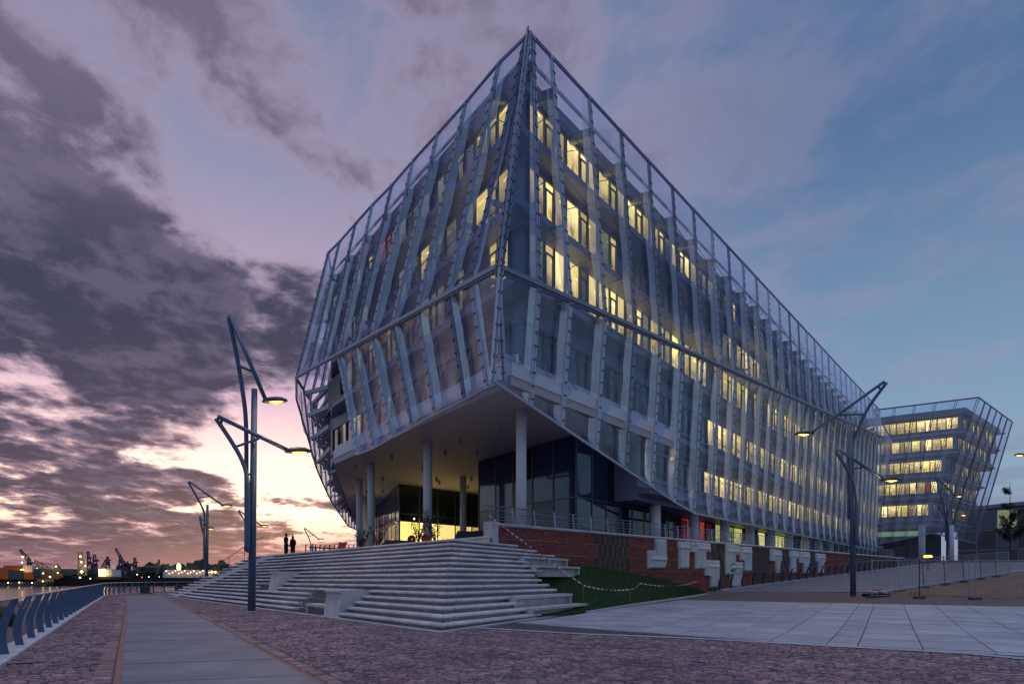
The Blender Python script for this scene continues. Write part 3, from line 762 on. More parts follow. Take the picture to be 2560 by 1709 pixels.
for poly in GL:
    tz = [wall_tz(*p) for p in poly]; n = len(tz); b = MB()
    ct = sum(p[0] for p in tz) / n; cz = sum(p[1] for p in tz) / n
    f0 = [W0 + UW * t_ + NW * -.06 + Vector((0, 0, z)) for t_, z in tz]
    f1 = [W0 + UW * t_ + NW * .10 + Vector((0, 0, z)) for t_, z in tz]
    f2 = [W0 + UW * (t_ + (ct - t_) * .16) + NW * .22 + Vector((0, 0, z + (cz - z) * .10)) for t_, z in tz]
    b.add(f0 + f1 + f2, [(i, (i + 1) % n, n + (i + 1) % n, n + i) for i in range(n)] + [(n + i, n + (i + 1) % n, 2 * n + (i + 1) % n, 2 * n + i) for i in range(n)] + [tuple(range(2 * n, 3 * n))])
    # a raised faceted head on the upper third
    zs = [p[1] for p in tz]; ts = [p[0] for p in tz]
    hh = max(zs) - min(zs); zt, zb = (max(zs) - hh * .02, max(zs) - hh * .34) if poly is not GL[0] else (max(zs) - hh * .45, max(zs) - hh * .80); ta, tb = min(ts) + .03, max(ts) - .03
    hd = [(ta, zt - .03, .12), (tb, zt - .10, .12), (tb, zb, .14), (ta, zb, .14), (lerp(ta, tb, .12), zt - .12, .18), (lerp(ta, tb, .88), zt - .18, .18), (lerp(ta, tb, .9), lerp(zt, zb, .7), .30), (lerp(ta, tb, .1), lerp(zt, zb, .7), .30)]
    b.add([W0 + UW * t_ + NW * o + Vector((0, 0, z)) for t_, z, o in hd], [(0, 4, 5, 1), (1, 5, 6, 2), (2, 6, 7, 3), (3, 7, 4, 0), (4, 7, 6, 5)])
    b.build('relief_block', M['relief'], wall)
rb = random.Random(11)
BR = [(0.277, 0.069, 0.062), (0.33, 0.083, 0.065), (0.213, 0.057, 0.065), (0.287, 0.094, 0.078), (0.224, 0.069, 0.091), (0.363, 0.105, 0.075)]
bricks = []
CH = .083; BL = .255
dark_zones = [(1487, 1573, 1333, 1418), (1773, 1812, 1358, 1460), (1877, 1925, 1367, 1470), (1952, 1972, 1374, 1440), (2021, 2037, 1380, 1440), (1795, 1800, 1400, 1470)]
dz_t = [(wall_t(a), wall_t(b_)) for a, b_, _, _ in dark_zones]
row = 0; z = .2
while z < WT - .17:
    t = -BL / 2 * (row % 2)
    band = row % 9 == 4
    while t < 51:
        if z + CH > foot_z(t) - .15 and t > -.1:
            col = rb.choice(BR); proud = rb.uniform(-.006, .008)
            for zi, (a, c) in enumerate(dz_t):
                if a < t + .12 < c:
                    colm = int((t - a) / .255); q = (int(z / .45) + colm * (1 if zi % 2 else 2)) % 4
                    if q < 2 or zi == 5: col = rb.choice([(.06, .075, .085), (.075, .09, .095), (.05, .06, .075)]); proud = .03
                    else: col = rb.choice([(.30, .13, .07), (.26, .11, .07)])
            if band and not any(a < t < c for a, c in dz_t): col = (.32, .15, .08); proud = .022
            bricks.append((t, z, min(BL - .012, 99), proud, col))
        t += BL
    z += CH; row += 1
def brick_into(mb, bk):
    t, z, l, pr, col = bk; f = rb.uniform(.8, 1.2); mb.c = tuple(x * f for x in col)
    o0, o1 = -.08, pr; h = CH - .012; v = []
    for o, s_ in ((o0, 0), (o1, .004)):
        for tt, zz in ((t + s_, z + s_), (t + l - s_, z + s_), (t + l - s_, z + h - s_), (t + s_, z + h - s_)):
            p = W0 + UW * tt + NW * o; v.append((p.x, p.y, zz))
    mb.add(v, [(4, 5, 6, 7), (0, 1, 5, 4), (1, 2, 6, 5), (2, 3, 7, 6), (3, 0, 4, 7)])
bricks.sort(key=lambda b_: b_[0])
for bk in bricks[:300]: b = MB(); brick_into(b, bk); b.build('brick', M['brick'], wall)
b = MB()
for bk in bricks[300:]: brick_into(b, bk)
b.build('brickwork', M['brick'], wall, kind='stuff')
# terrace railing on the coping
tr = thing('terrace_railing', W0 + Vector((0, 0, WT)), 'grey steel terrace railing with raking posts along the brick wall coping', 'railing')
t = -.2; tr_me = None
me = MB(); me.beam((0, 0, 0), (-.10, 0, .88), .05, .10, (1, 0, 0)); tr_me = me.mesh('rail_post', M['galv'])
while t < 70:
    p = W0 + UW * t - NW * .22; inst('rail_post', tr_me, tr, (p.x, p.y, WT + .02), math.atan2(UW.y, UW.x)); t += 1.62
for i, h in enumerate((.20, .36, .52, .68, .88)):
    b = MB(); a, c = W0 - UW * .75 - NW * .22, W0 + UW * 71 - NW * .22
    b.tube([(a.x, a.y, WT + h), (c.x, c.y, WT + h)], .028 if i == 4 else .017, 6); b.build('handrail' if i == 4 else 'rail_bar', M['galv'], tr)

# grass bank
gb = MB()
low = [on_ground(1345, 1546), on_ground(1464, 1530), on_ground(1580, 1511), on_ground(1700, 1494), on_ground(1765, 1484)]
upw = [W0 + UW * t_ for t_ in (1.6, 5.4, 10.6, 15.7, 21.3)]
rows = []
for j in range(15):
    f = j / 14; row = []
    for i in range(41):
        s_ = i / 40 * 4; k = min(int(s_), 3); fr = s_ - k
        a = low[k].lerp(low[k + 1], fr); c = upw[k].lerp(upw[k + 1], fr)
        q = a.lerp(c, f); zl = G(a.x, a.y) + .03; zu = foot_z((c - W0).dot(UW))
        row.append((q.x, q.y, lerp(zl, zu, f ** 1.15) - .40 * (1 - sm(i, 3, 15)) * sm(f, 0, .25) + .05 * math.sin(i * 1.3 + j) * f * (1 - f)))
    rows.append(row)
gb.grid(rows); gbo = structure(gb, 'grass_bank', M['grass'], True)
gr = MB(); rg = random.Random(2)
for _ in range(22000):
    i = rg.random() * 39.99; j = rg.random() * 13.99; i0, j0 = int(i), int(j); fi, fj = i - i0, j - j0
    p = Vector(rows[j0][i0]).lerp(Vector(rows[j0][i0 + 1]), fi).lerp(Vector(rows[j0 + 1][i0]).lerp(Vector(rows[j0 + 1][i0 + 1]), fi), fj)
    a = rg.uniform(0, 6.28); h = rg.uniform(.03, .09); wv = Vector((math.cos(a), math.sin(a), 0)) * .014
    gr.add([p - wv, p + wv, p + Vector((rg.uniform(-.03, .03), rg.uniform(-.03, .03), h))], [(0, 1, 2)])
gr.build('grass', M['blade'], kind='stuff')
b = MB()
for a, c in zip(low[1:], low[2:]):
    d = (c - a).normalized(); n = Vector((d.y, -d.x, 0)); up = Vector((0, 0, .05))
    b.prism([a + n * .12, c + n * .12, c - n * .03, a - n * .03], lambda p: G(*p[:2]) - .05, lambda p: G(*p[:2]) + .05)
structure(b, 'grass_kerb', M['kerb'])

# ramp
RA = W0 + UW * 22.6 + NW * .3; RB = on_ground(2209, 1484)
RK = Vector((.782, .623, 0))
RW = (RB - RA).dot(NW)
def ramp_z(p): return lerp(G(RA.x, RA.y), G(RB.x, RB.y), max(0, min(1, (p - RA).dot(NW) / RW))) + .012 + max(0, min(.049 * ((p - RA).dot(UW)), 3.42))
rm = MB(); rows = []
for i in range(36):
    f = i * 2.2; a = RA + UW * f; c = RB + RK * f
    rows.append([(q.x, q.y, ramp_z(q) if True else 0) for q in (a.lerp(c, s_) for s_ in (0, .25, .5, .75, 1))])
rm.grid(rows); rm.grid([[(x_, y_, z_ - .4) for x_, y_, z_ in rows[0]], rows[0]]); rmo = structure(rm, 'ramp_path', M['ramp'])
b = MB(); fr_ = [RA - UW * .02, RB - RK * .02, RB - RK * .30, RA - UW * .30]
b.prism([(q.x, q.y) for q in reversed(fr_)], lambda p: G(*p[:2]) - .3, lambda p: G(*p[:2]) + .03); b.build('threshold_kerb', M['slab'], rmo)
for i in range(16):
    f = .25 + i * 4.4; a0, c0 = RA + UW * f, RB + RK * f; a1, c1 = RA + UW * (f + .38), RB + RK * (f + .38); b = MB()
    lz = lambda q, e: Vector((q.x, q.y, ramp_z(q) + e))
    b.prism([(q.x, q.y) for q in (c0, c1, a1, a0)], lambda p: ramp_z(Vector((p[0], p[1], 0))) - .05, lambda p: ramp_z(Vector((p[0], p[1], 0))) + .012); b.build('paving_band', M['band'], rmo)
b = MB()
for i in range(30):
    a, c = RB + RK * i * 2.2, RB + RK * (i * 2.2 + 2.18); n = Vector((RK.y, -RK.x, 0))
    b.prism([a, a + n * .3, c + n * .3, c], lambda p: ramp_z(Vector((p[0], p[1], 0))) - .3, lambda p: ramp_z(Vector((p[0], p[1], 0))) + .07)
b.build('ramp_kerb', M['slab'], rmo)
b = MB()
for i in range(30):
    a, c = RA + UW * i * 2, RA + UW * (i * 2 + 1.98)
    b.prism([a - NW * .25, a + NW * .12, c + NW * .12, c - NW * .25], lambda p: ramp_z(Vector((p[0], p[1], 0))) - .3, lambda p: ramp_z(Vector((p[0], p[1], 0))) + .09)
b.build('wall_side_kerb', M['slab'], rmo)
up_pl = MB(); up_pl.prism([(18, 62), (60, 90), (130, 90), (200, 160), (120, 260), (0, 200), (0, 100)], 2.9, 3.93) if False else None
upl = MB(); upl.prism([(p.x, p.y) for p in (RA + UW * 68, RB + RK * 68, Vector((150, 92, 0)), Vector((220, 200, 0)), Vector((60, 260, 0)), Vector((20, 140, 0)))], 2.0, 4.2); structure(upl, 'upper_plaza', M['ramp'])
sl = MB(); rows = []   # sandy bank right of the ramp
n = Vector((RK.y, -RK.x, 0)); rr = random.Random(8)
for i in range(34):
    f = -.6 + i * 2.0; row = []
    for j, o in enumerate((.28, 1.0, 2.2, 4, 6.5, 10, 15, 24, 40)):
        q = RB + RK * f + n * o; zk = ramp_z(RB + RK * f) - .02
        zz = lerp(zk, G(q.x, q.y) + .02, sm(o, .5, 9)) + rr.uniform(-.12, .12) * (1 if 0 < j < 8 else 0) + .25 * math.sin(f * .5 + o) * (1 if 1 < j < 7 else 0) * .5
        row.append((q.x, q.y, max(zz, G(q.x, q.y) - .01)))
    rows.append(row)
sl.grid([[(x_ - .3, y_ - .6, z_ - 1.2) for x_, y_, z_ in rows[0]]] + rows); structure(sl, 'sandy_bank', M['soil'], True)
# ramp railing on its wall side
rr_ = thing('ramp_railing', RA + Vector((0, 0, ramp_z(RA))), 'dark steel railing with kinked flat posts at the foot of the brick wall', 'railing')
pm = MB()
def post_shape(pm, w=.13, th=.022):
    pts = [(0, 0, 0), (-.03, 0, .30), (0, 0, .58), (.20, 0, 1.04)]
    for a, c in zip(pts, pts[1:]): pm.beam(a, c, th, w, (1, 0, 0))
    return pm
pm = MB(); PROFP = [(-.03, -.10), (-.09, .22), (-.10, .40), (-.07, .58), (.13, 1.06)]; WD = [.15, .15, .155, .155, .115]
v = []
for (x_, z_), w_ in zip(PROFP, WD):
    for y_ in (-.011, .011):
        v += [(x_, y_, z_), (x_ + w_, y_, z_)]
fs = []
for i in range(4):
    o = i * 4; q = o + 4
    fs += [(o, o + 1, q + 1, q), (o + 3, o + 2, q + 2, q + 3), (o + 2, o, q, q + 2), (o + 1, o + 3, q + 3, q + 1)]
fs += [(16, 17, 19, 18)]
pm.add(v, fs); post_me = pm.mesh('rail_post', M['steel_blue'])
pm2 = MB(); pm2.add(v, fs); post_me2 = pm2.mesh('ramp_rail_post', M['steel_dark'])
hp = []
for i in range(29):
    q = RA + UW * (i * 1.9) + NW * .02; z = ramp_z(q) + .1
    inst('rail_post', post_me2, rr_, (q.x, q.y, z), math.atan2(NW.y, NW.x)); hp.append((q.x + NW.x * .2, q.y + NW.y * .2, z + 1.07))
b = MB(); b.tube([(hp[0][0] - .25, hp[0][1] - .25, hp[0][2] - .02)] + hp, .026, 6); b.build('handrail', M['galv'], rr_)

# ------------------------------------------------------------------ promenade railing
pr = thing('promenade_railing', RAIL0, 'blue steel promenade railing with kinked flat posts along the water edge', 'railing')
tops = []; posts = along(RAIL_PTS, 1.93)
for q, t_ in posts:
    nn = Vector((t_.y, -t_.x, 0)); inst('rail_post', post_me, pr, (q.x, q.y, .06), math.atan2(nn.y, nn.x)); tops.append(q + nn * .19 + Vector((0, 0, 1.13)))
gap = 4
b = MB(); b.tube(tops[:gap], .032, 8); b.build('handrail', M['rail'], pr, True)
b = MB(); b.tube(tops[gap:], .032, 8); b.build('handrail', M['rail'], pr, True)
def chain(a, c, sag, r=.016):
    b = MB(); n = 14
    for i in range(n):
        f0, f1 = i / n, (i + .85) / n
        pt = lambda f: a.lerp(c, f) + Vector((0, 0, -sag * 4 * f * (1 - f)))
        b.tube([pt(f0), pt(f1)], r if i % 2 else r * .7, 5)
    b.build('chain', M['steel_dark'], pr)
if len(tops) > gap: chain(tops[gap - 1], tops[gap], .25); chain(tops[gap - 1] - Vector((0, 0, .55)), tops[gap] - Vector((0, 0, .55)), .2)
b = MB(); b.tube([p - Vector((0, 0, .6)) - Vector((.12, .1, 0)) for p in tops[gap + 12:]], .012, 5); b.build('lower_wire', M['steel_dark'], pr)
# black mooring fender and lifebuoy fixings beyond the rail
fd = thing('rubber_fender', (-17, 19, -.5), 'large black rubber fender lying on the lower quay outside the railing', 'fender')
b = MB(); pts = [Vector((-19.2, 17.2, .12)), Vector((-19.0, 17.4, .12)), Vector((-16.6, 19.6, .12)), Vector((-16.3, 19.85, .12)), Vector((-16.12, 20.0, .12))]
b.tube(pts, [.52, .58, .58, .50, .28], 16); b.build('fender_body', M['rubber'], fd, True)
b = MB(); b.tube([Vector((-16.2, 19.9, -.1)), Vector((-15.6, 21.2, -.35)), Vector((-16.4, 23.2, -.4))], .05, 6); b.build('mooring_rope', M['kerb'], fd)
for i, (px, py, lab) in enumerate(((363, 1476, 'dark cable box on the quay beside the far railing bend'), (447, 1470, 'dark cable box near the foot of the steps by the railing'))):
    c = on_z(px, py + 7); t_ = thing('cable_box', c, lab, 'box', 'service boxes along the far railing')
    b = MB(); b.box((c.x, c.y, .36), (.85, .5, .68), .4); b.build('box_body', M['steel_dark'], t_)
    b = MB(); b.box((c.x, c.y, .735), (.95, .6, .07), .4); b.build('box_lid', M['steel_dark'], t_)
    b = MB(); b.tube([(c.x + .5 + .25 * math.cos(a), c.y + .2, .2 + .18 * math.sin(a)) for a in [x_ * .5 for x_ in range(13)]], .03, 5); b.build('cable_loop', M['rubber'], t_)
# stair handrail at the left end of the steps
hr = thing('stair_handrail', (-30.8, 57.7, 0), 'thin steel handrail climbing the left end of the granite steps', 'handrail')
A0, A1 = Vector((-28.5, 54.6, 0)), Vector((-18.6, 44.3, 3.2))
b = MB(); b.tube([A0 + Vector((-.9, .9, 1.02)), A0 + Vector((0, 0, 1.06)), A1 + Vector((0, 0, 1.06)), A1 + Vector((1.0, -.7, 1.25))], .03, 6); b.build('handrail', M['galv'], hr)
for f in (0, .22, .44, .66, .88, 1.0):
    p = A0.lerp(A1, f); b = MB(); b.tube([p - Vector((0, 0, .1)), p + Vector((0, 0, 1.06))], .025, 6); b.build('post', M['galv'], hr)

# ------------------------------------------------------------------ the office building
U = Vector((.629, .777, 0)); N = Vector((.777, -.629, 0)); P0 = Vector((.3, 28.3, 0))          # right-hand facade
UL = Vector((-.571, .821, 0)); NL = Vector((-.821, -.571, 0))                                   # left-hand facade
U3 = Vector((-.20, .98, 0)); N3 = Vector((-.98, -.20, 0))                                       # river-side facade
bld = thing('office_building', (0, 30, 3.6), 'large office block wrapped in clear foil, jutting over the terrace on round columns', 'building')
SILL = [22.1, 18.8, 15.5, 11.4]; WH = [1.75, 2.0, 2.3, 2.0]
ROOF = 24.7
LLEN = 26.2; RLEN = 97.0
LE = P0 + UL * LLEN
SL = Vector((-12.6, 43.6, 0))          # end of the soffit edge; the river side runs back from here
def LEo(o): return LE.lerp(SL, o / 1.85)
E3 = LE + U3 * 46
RE = P0 + U * RLEN
b = MB(); b.prism([(p.x, p.y) for p in (P0, RE, RE - N * 16, P0 + U * 22 - N * 16, E3 + Vector((14, 0, 0)), E3, LE)], 10.0, ROOF - .81); b.build('wall', M['white_panel'], bld)
# roof slab overhanging
o = 1.0
def off(p, *ns):
    for n_, d in ns: p = p + n_ * d
    return p
def corner(o_r, o_l):
    """plan point where the right plane pushed out o_r meets the left plane pushed out o_l"""
    a = P0 + N * o_r; c = P0 + NL * o_l; den = U.x * (-UL.y) - U.y * (-UL.x)
    d = c - a; t = (d.x * (-UL.y) - d.y * (-UL.x)) / den; return a + U * t
b = MB(); b.prism([(p.x, p.y) for p in (corner(.25, .25), RE + N * .25, RE - N * 16, P0 + U * 22 - N * 16, E3 + Vector((14, 0, 0)), E3 + N3 * .25, LE + NL * .25 + N3 * .25)], ROOF - .80, ROOF); b.build('roof', M['roof'], bld)
# soffit slab over the terrace
SO = 1.75
sof_poly = [corner(1.35, SO), P0 + U * 14.2 + N * 1.35, P0 + U * 14.2 - N * 3, P0 + U * RLEN - N * 3, P0 + U * 60 - N * 18, Vector((-4, 104, 0)), Vector((-23.9, 94.5, 0)), SL]
b = MB(); b.prism([(p.x, p.y) for p in sof_poly], 9.6, 9.98); b.build('soffit', M['soffit'], bld)
# fascia along the soffit edge: upper and lower strip
b = MB()
for (a, c, n) in ((corner(1.35, SO), SL, NL), (corner(1.35, SO), P0 + U * 14.2 + N * 1.35, N)):
    b.prism([a + n * .05, c + n * .05, c - n * .1, a - n * .1] , 9.985, 10.55); b.prism([a - n * .25, c - n * .25, c - n * .4, a - n * .4], 10.55, 10.95)
b.build('fascia', M['column'], bld)
# end panel at the open left end and the lower floors on the right
box5 = MB(); s5 = 11.2
q0 = P0 + U * s5
box5.prism([(p.x, p.y) for p in (q0 + N * .1, RE + N * .1, RE - N * 12, q0 - N * 12)], 6.25, 9.58)
box5.build('lower_floor_wall', M['white_panel'], bld)
# floor ledges: one strip per floor and side
def ledge(z, rr, ll, name='floor_ledge', s0=None):
    for side in ('R', 'L'):
        b = MB()
        if side == 'R':
            for zz, h, o_ in ((z - .14, .12, .30), (z - 1.12, .30, 1.05), (z - .80, .06, .55)):
                a, c = (corner(o_, o_) if s0 is None else P0 + U * s0 + N * o_), RE + N * o_; a2, c2 = (corner(.02, .02) if s0 is None else P0 + U * s0 + N * .02), RE + N * .02
                b.prism([(p.x, p.y) for p in (a, c, c2, a2)], zz, zz + h)
        elif s0 is None:
            for zz, h, o_ in ((z - .14, .12, .30), (z - 1.12, .30, 1.05), (z - .80, .06, .55)):
                a, c = corner(o_, o_), LEo(o_); a2, c2 = corner(.02, .02), LEo(.02)
                b.prism([(p.x, p.y) for p in (a2, c2, c, a)], zz, zz + h)
        else: continue
        b.build(name, M['white_panel'], bld)
for z in SILL: ledge(z, 0, 0)
ledge(7.7, 0, 0, s0=s5)
# window units
BAY = 3.1
def window_mesh(h, w=BAY, split=(1.30, 2.12)):
    b = MB(); D = .14
    xs = [0, split[0], split[1], w]
    for x_ in xs: b.box((min(max(x_, .05), w - .05), -D / 2, h / 2), (.10, D, h))
    for z in (.05, h - .05): b.box((w / 2, -D / 2 + .003, z), (w - .06, D - .004, .10))
    b.box(((split[0] + split[1]) / 2, -D / 2 + .002, h * .76), (split[1] - split[0] - .02, D - .03, .07))
    for x_ in (split[0] + .09, split[1] - .09): b.box((x_, -D / 2 - .01, h * .38), (.07, D, h * .74))
    me = b.mesh('window', M['frame']); panes = []
    for a, c in zip(xs, xs[1:]):
        p = MB(); p.quad((a + .05, -.045, .05), (c - .05, -.045, .05), (c - .05, -.045, h - .05), (a + .05, -.045, h - .05)); panes.append(p)
    return me, panes
WM = {}
def get_win(h, w=BAY):
    if (h, w) not in WM:
        me, panes = window_mesh(h, w, (w * .42, w * .68)); WM[(h, w)] = (me, panes, {})
    return WM[(h, w)]
rw = random.Random(21)
def put_window(root, loc, rz, h, mats, w=BAY):
    me, panes, cache = get_win(h, w)
    f = inst('window', me, root, loc, rz)
    for i, p in enumerate(panes):
        key = (i, mats[i])
        if key not in cache: cache[key] = p.mesh('pane', M[mats[i]])
        inst('pane', cache[key], f, (0, 0, 0), 0, rel=True)
rzR = math.atan2(U.y, U.x); rzL = math.atan2(-UL.y, -UL.x)
def pick(probs):
    r = rw.random(); s_ = 0
    for m_, p in probs:
        s_ += p
        if r < s_: return m_
    return probs[-1][0]
def px_of(p): return CX + F * p.x / p.y
def right_mats(fl, px):
    B = [('lit', .62), ('lit_mid', .28), ('lit_dim', .10)]; Mx = [('lit', .28), ('lit_mid', .37), ('lit_dim', .25), ('dark_glass2', .10)]; D = [('dark_glass2', .8), ('dark_glass', .2)]
    Dm = [('dark_glass2', .45), ('lit_dim', .45), ('lit_mid', .10)]
    if fl == 0: P = B if px < 1490 else [('lit_orange', .5), ('lit_mid', .4), ('lit', .1)] if px < 1570 else Mx if px < 1720 else Dm
    elif fl == 1: P = B if px < 1500 else Dm if px < 1560 else D if px < 1790 else Mx if px < 1900 else Dm
    elif fl == 2: P = B if px < 1745 else Mx if px < 2000 else [('lit_mid', .6), ('lit_dim', .4)]
    elif fl == 3: P = (D if not 1480 < px < 1505 else B) if px < 1770 else B if px < 2080 else Mx
    else: P = D if px < 1745 else B if px < 2060 else Mx
    return [pick(P) for _ in range(3)]
def left_mats(fl, k):
    D = [('dark_glass2', .6), ('lit_dim', .4)]
    t = [['lit_mid', 'lit_mid', 'lit_dim', 'lit_dim', 'lit_red', 'lit_mid', 'lit_dim', 'dark_glass2', 'dark_glass2'], ['lit_mid', 'lit_dim', 'lit', 'lit_dim', 'dark_glass2', 'dark_glass2', 'lit_dim', 'dark_glass2', 'dark_glass2'],
         ['lit_mid', 'lit_dim', 'lit_dim', 'dark_glass2', 'dark_glass2', 'dark_glass2', 'dark_glass2', 'dark_glass2', 'dark_glass2'], ['dark_glass2'] * 6 + ['lit_mid', 'dark_glass', 'dark_glass']][fl][min(k, 8)]
    return [t if rw.random() < .7 else pick(D) for _ in range(3)]
for fl, z in enumerate(SILL):
    for k in range(31):
        s_ = .55 + BAY * k
        p = P0 + U * s_ + N * .03; px = px_of(p + U * 1.5)
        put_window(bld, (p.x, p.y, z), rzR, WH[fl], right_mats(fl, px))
    for k in range(8):
        p = P0 + UL * (.55 + BAY * (k + 1)) + NL * .03
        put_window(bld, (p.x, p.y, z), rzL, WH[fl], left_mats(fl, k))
for k in range(27):
    p = P0 + U * (s5 + .8 + BAY * k) + N * .14
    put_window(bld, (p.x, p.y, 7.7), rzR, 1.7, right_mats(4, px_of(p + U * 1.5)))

# ---- foil facade: fold line M, top edge T, lower edge B for the right side
def sM(i): return 0 if i == 0 else 2.57 if i == 1 else 5.0 + 3.1 * (i - 2)
def Mr(i): s_ = sM(i); return Vector((-.47, 24.2, 0)) + U * s_ + Vector((0, 0, 13.7 + .107 * s_))
def Tr(i):
    s_ = .05 if i == 0 else .4 if i == 1 else 1.8 + 3.25 * (i - 2)
    return Vector((.68, 26.85, 0)) + U * s_ + Vector((0, 0, 25.45 + .035 * s_))
def Br(i):
    s_ = sM(i); zb = max(5.85, 9.55 - .187 * s_)
    return Vector((-.47, 24.2, 0)) + U * (s_ + .4) - N * .75 + Vector((0, 0, zb))
def on_plane(px, py, c, n):
    X = (px - CX) / F; d = c / (n.x * X + n.y); return at(px, py, d)
cM = Vector((-.47, 24.2, 0)).dot(NL)
ML_PX = [(1245, 667), (1176, 699.5), (1119, 732), (1042.7, 773), (981, 808), (928, 839), (883, 864), (844.7, 887), (806.5, 906), (772, 925), (740.5, 943)]
TL_PX = [(1322, 84), (1316, 86), (1248, 153.5), (1165, 252), (1094, 331), (1032.7, 398.5), (979.6, 459.7), (931, 509), (888.7, 556), (849, 601), (821, 629)]
NT = Vector((-.806, -.592, 0)); cT = Vector((.68, 26.85, 0)).dot(NT)
MLs = [on_plane(x, y, cM, Vector((-.839, -.545, 0))) if False else None for x, y in ML_PX]
NM = Vector((-.839, -.545, 0)); cM = Vector((-.47, 24.2, 0)).dot(NM)
MLs = [on_plane(x, y, cM, NM) for x, y in ML_PX]; TLs = [on_plane(x, y, cT, NT) for x, y in TL_PX]
BL_PX = [(1262, 952.5), (1217, 969), (1161, 999), (1087, 1035.5), (1030, 1067), (979, 1094.5), (934, 1120), (893, 1136)]
cB = -14.35; NB = Vector((-.821, -.571, 0))
BLs = [on_plane(x, y, cB, NB) for x, y in BL_PX]
# river side
M3 = MLs[-1]; T3 = TLs[-1]
def Mc(t): return M3 + U3 * t + Vector((0, 0, -.03 * t))
def Tc(t): return T3 + U3 * t
B3K = [(0, 16.4), (1, 14.8), (3.5, 13.0), (6.8, 11.6), (15, 9.9), (30, 8.4), (46, 8.9)]
def b3z(t):
    for (a, za), (c, zc) in zip(B3K, B3K[1:]):
        if t <= c: return lerp(za, zc, (t - a) / (c - a))
    return B3K[-1][1]
M3b = Vector((M3.x, M3.y, 0)); U3B = Vector((-.139, .99, 0))
def Mc(t): return M3b + U3B * t + Vector((0, 0, M3.z - .02 * t))
def Bc(t): return M3b + U3B * t + Vector((.55 * sm(t, 0, 3), 0, b3z(t)))

def film_panel(a, bq, c, d, inward, us=.86, amp=.36, ncone=4, nu=8, nv=17, frame=True, cables=True, flip=False):
    """foil stretched over the quad a-b-c-d (a,b lower; d,c upper), drawn in towards a line of cable points"""
    us_list = sorted(set([0, .12, .3, .5, .68, us, us + (1 - us) * .4, us + (1 - us) * .75, 1.0]))
    rows = []; Hh = (d - a).length
    for j in range(nv):
        v = j / (nv - 1); e = min(1, v / .10, (1 - v) / .10); e = e * (2 - e)
        ph = (v * ncone) % 1; cusp = 1 - 2 * min(ph, 1 - ph)
        A = amp * e * (.84 + .16 * cusp ** 2)
        row = []
        for u_ in us_list:
            p = a.lerp(bq, u_).lerp(d.lerp(c, u_), v)
            k = (u_ / us) ** 1.25 if u_ <= us else ((1 - u_) / (1 - us)) ** 1.1
            row.append(p + inward * (A * k))
        rows.append(row)
    mb = MB(); mb.grid(rows); nq = len(us_list) - 1; mb.mi = [1 if us_list[q % nq] >= us - .001 else 0 for q in range(len(mb.f))]; fo = mb.build('foil_panel', [M['film'], M['film_sheen']], bld, True)
    if cables:
        cb = MB()
        for q in range(1, ncone):
            v = q / ncone
            tip = a.lerp(bq, us).lerp(d.lerp(c, us), v) + inward * amp * 1.0
            l = a.lerp(d, v); r_ = bq.lerp(c, v)
            cb.tube([l, tip], .014, 3, False); cb.tube([tip, r_], .014, 3, False)
            back = tip + inward * 1.0
            if Hh / ncone > 1.2: cb.tube([tip, a.lerp(d, v - .25 / ncone * 2) * .5 + tip * .5 + inward * .5], .02, 4, False)
            cb.tube([tip, l.lerp(tip, .45) + (d - a).normalized() * .55 + inward * .25], .02, 4, False)
        cb.build('tension_cable', M['cable'], fo, kind='stuff')
    if frame:
        fb = MB(); up = (d - a).normalized()
        sd = (bq - a).normalized()
        fb.beam(d - up * .10 + sd * .12, c - up * .10 - sd * .12, .06, .20, up)
        fb.build('panel_edge', M['facade_edge'], fo); fb = MB()
        fb.beam(a + up * .05 + sd * .1, bq + up * .05 - sd * .1, .05, .09, up)
        fb.build('panel_lower_edge', M['facade_edge'], fo)
    return fo
def post(pts, n, w=.20, clamps=True, tagname='facade_post'):
    mb = MB()
    for a, c in zip(pts, pts[1:]):
        d = (c - a).normalized(); s_ = n.cross(d).normalized()
        for k in (-1, 1): mb.beam(a + s_ * k * w * .36, c + s_ * k * w * .36, .055, .11, n)
        mb.beam(a - n * .09, c - n * .09, w * .35, .03, n)
        if clamps:
            mb.cur = 1; L_ = (c - a).length; m = int(L_ / .55)
            for i in range(m):
                p = a.lerp(c, (i + .5) / m) + n * .065
                for k in (-1, 1): mb.beam(p + s_ * k * w * .36 - d * .04, p + s_ * k * w * .36 + d * .04, .06, .03, n)
            mb.cur = 0
    return mb.build(tagname, [M['facade_steel'], M['clamp']], bld)
NP = 30
for i in range(NP):
    near = i < 16
    film_panel(Mr(i), Mr(i + 1), Tr(i + 1), Tr(i), -N, us=.88 if i else .8, amp=.34 if i else .12, ncone=4, nv=17 if near else 9, cables=i < 22)
    film_panel(Br(i), Br(i + 1), Mr(i + 1), Mr(i), -N, us=.86 if i else .8, amp=.36 if i else .12, ncone=3 if i < 3 else 4, nv=17 if near else 9, cables=i < 22)
for i in range(1, NP + 1):
    w_ = .20 if i < 10 else .18
    post([Br(i), Mr(i)], N, w_, i < 14); post([Mr(i), Tr(i)], N, w_, i < 14)
# end of the skin at the far right: it turns the corner in two triangular panels
endM = Vector((62.6, 101.5, 24.3)); endB = Vector((60.5, 103, 5.9)); endT = Vector((57.3, 97.5, 28.4))
film_panel(Mr(NP), endM, endT, Tr(NP), -N, frame=False, nv=9); film_panel(Br(NP), endB, endM, Mr(NP), -N, frame=False, nv=9); post([endB, endM, endT], N, .18, False)
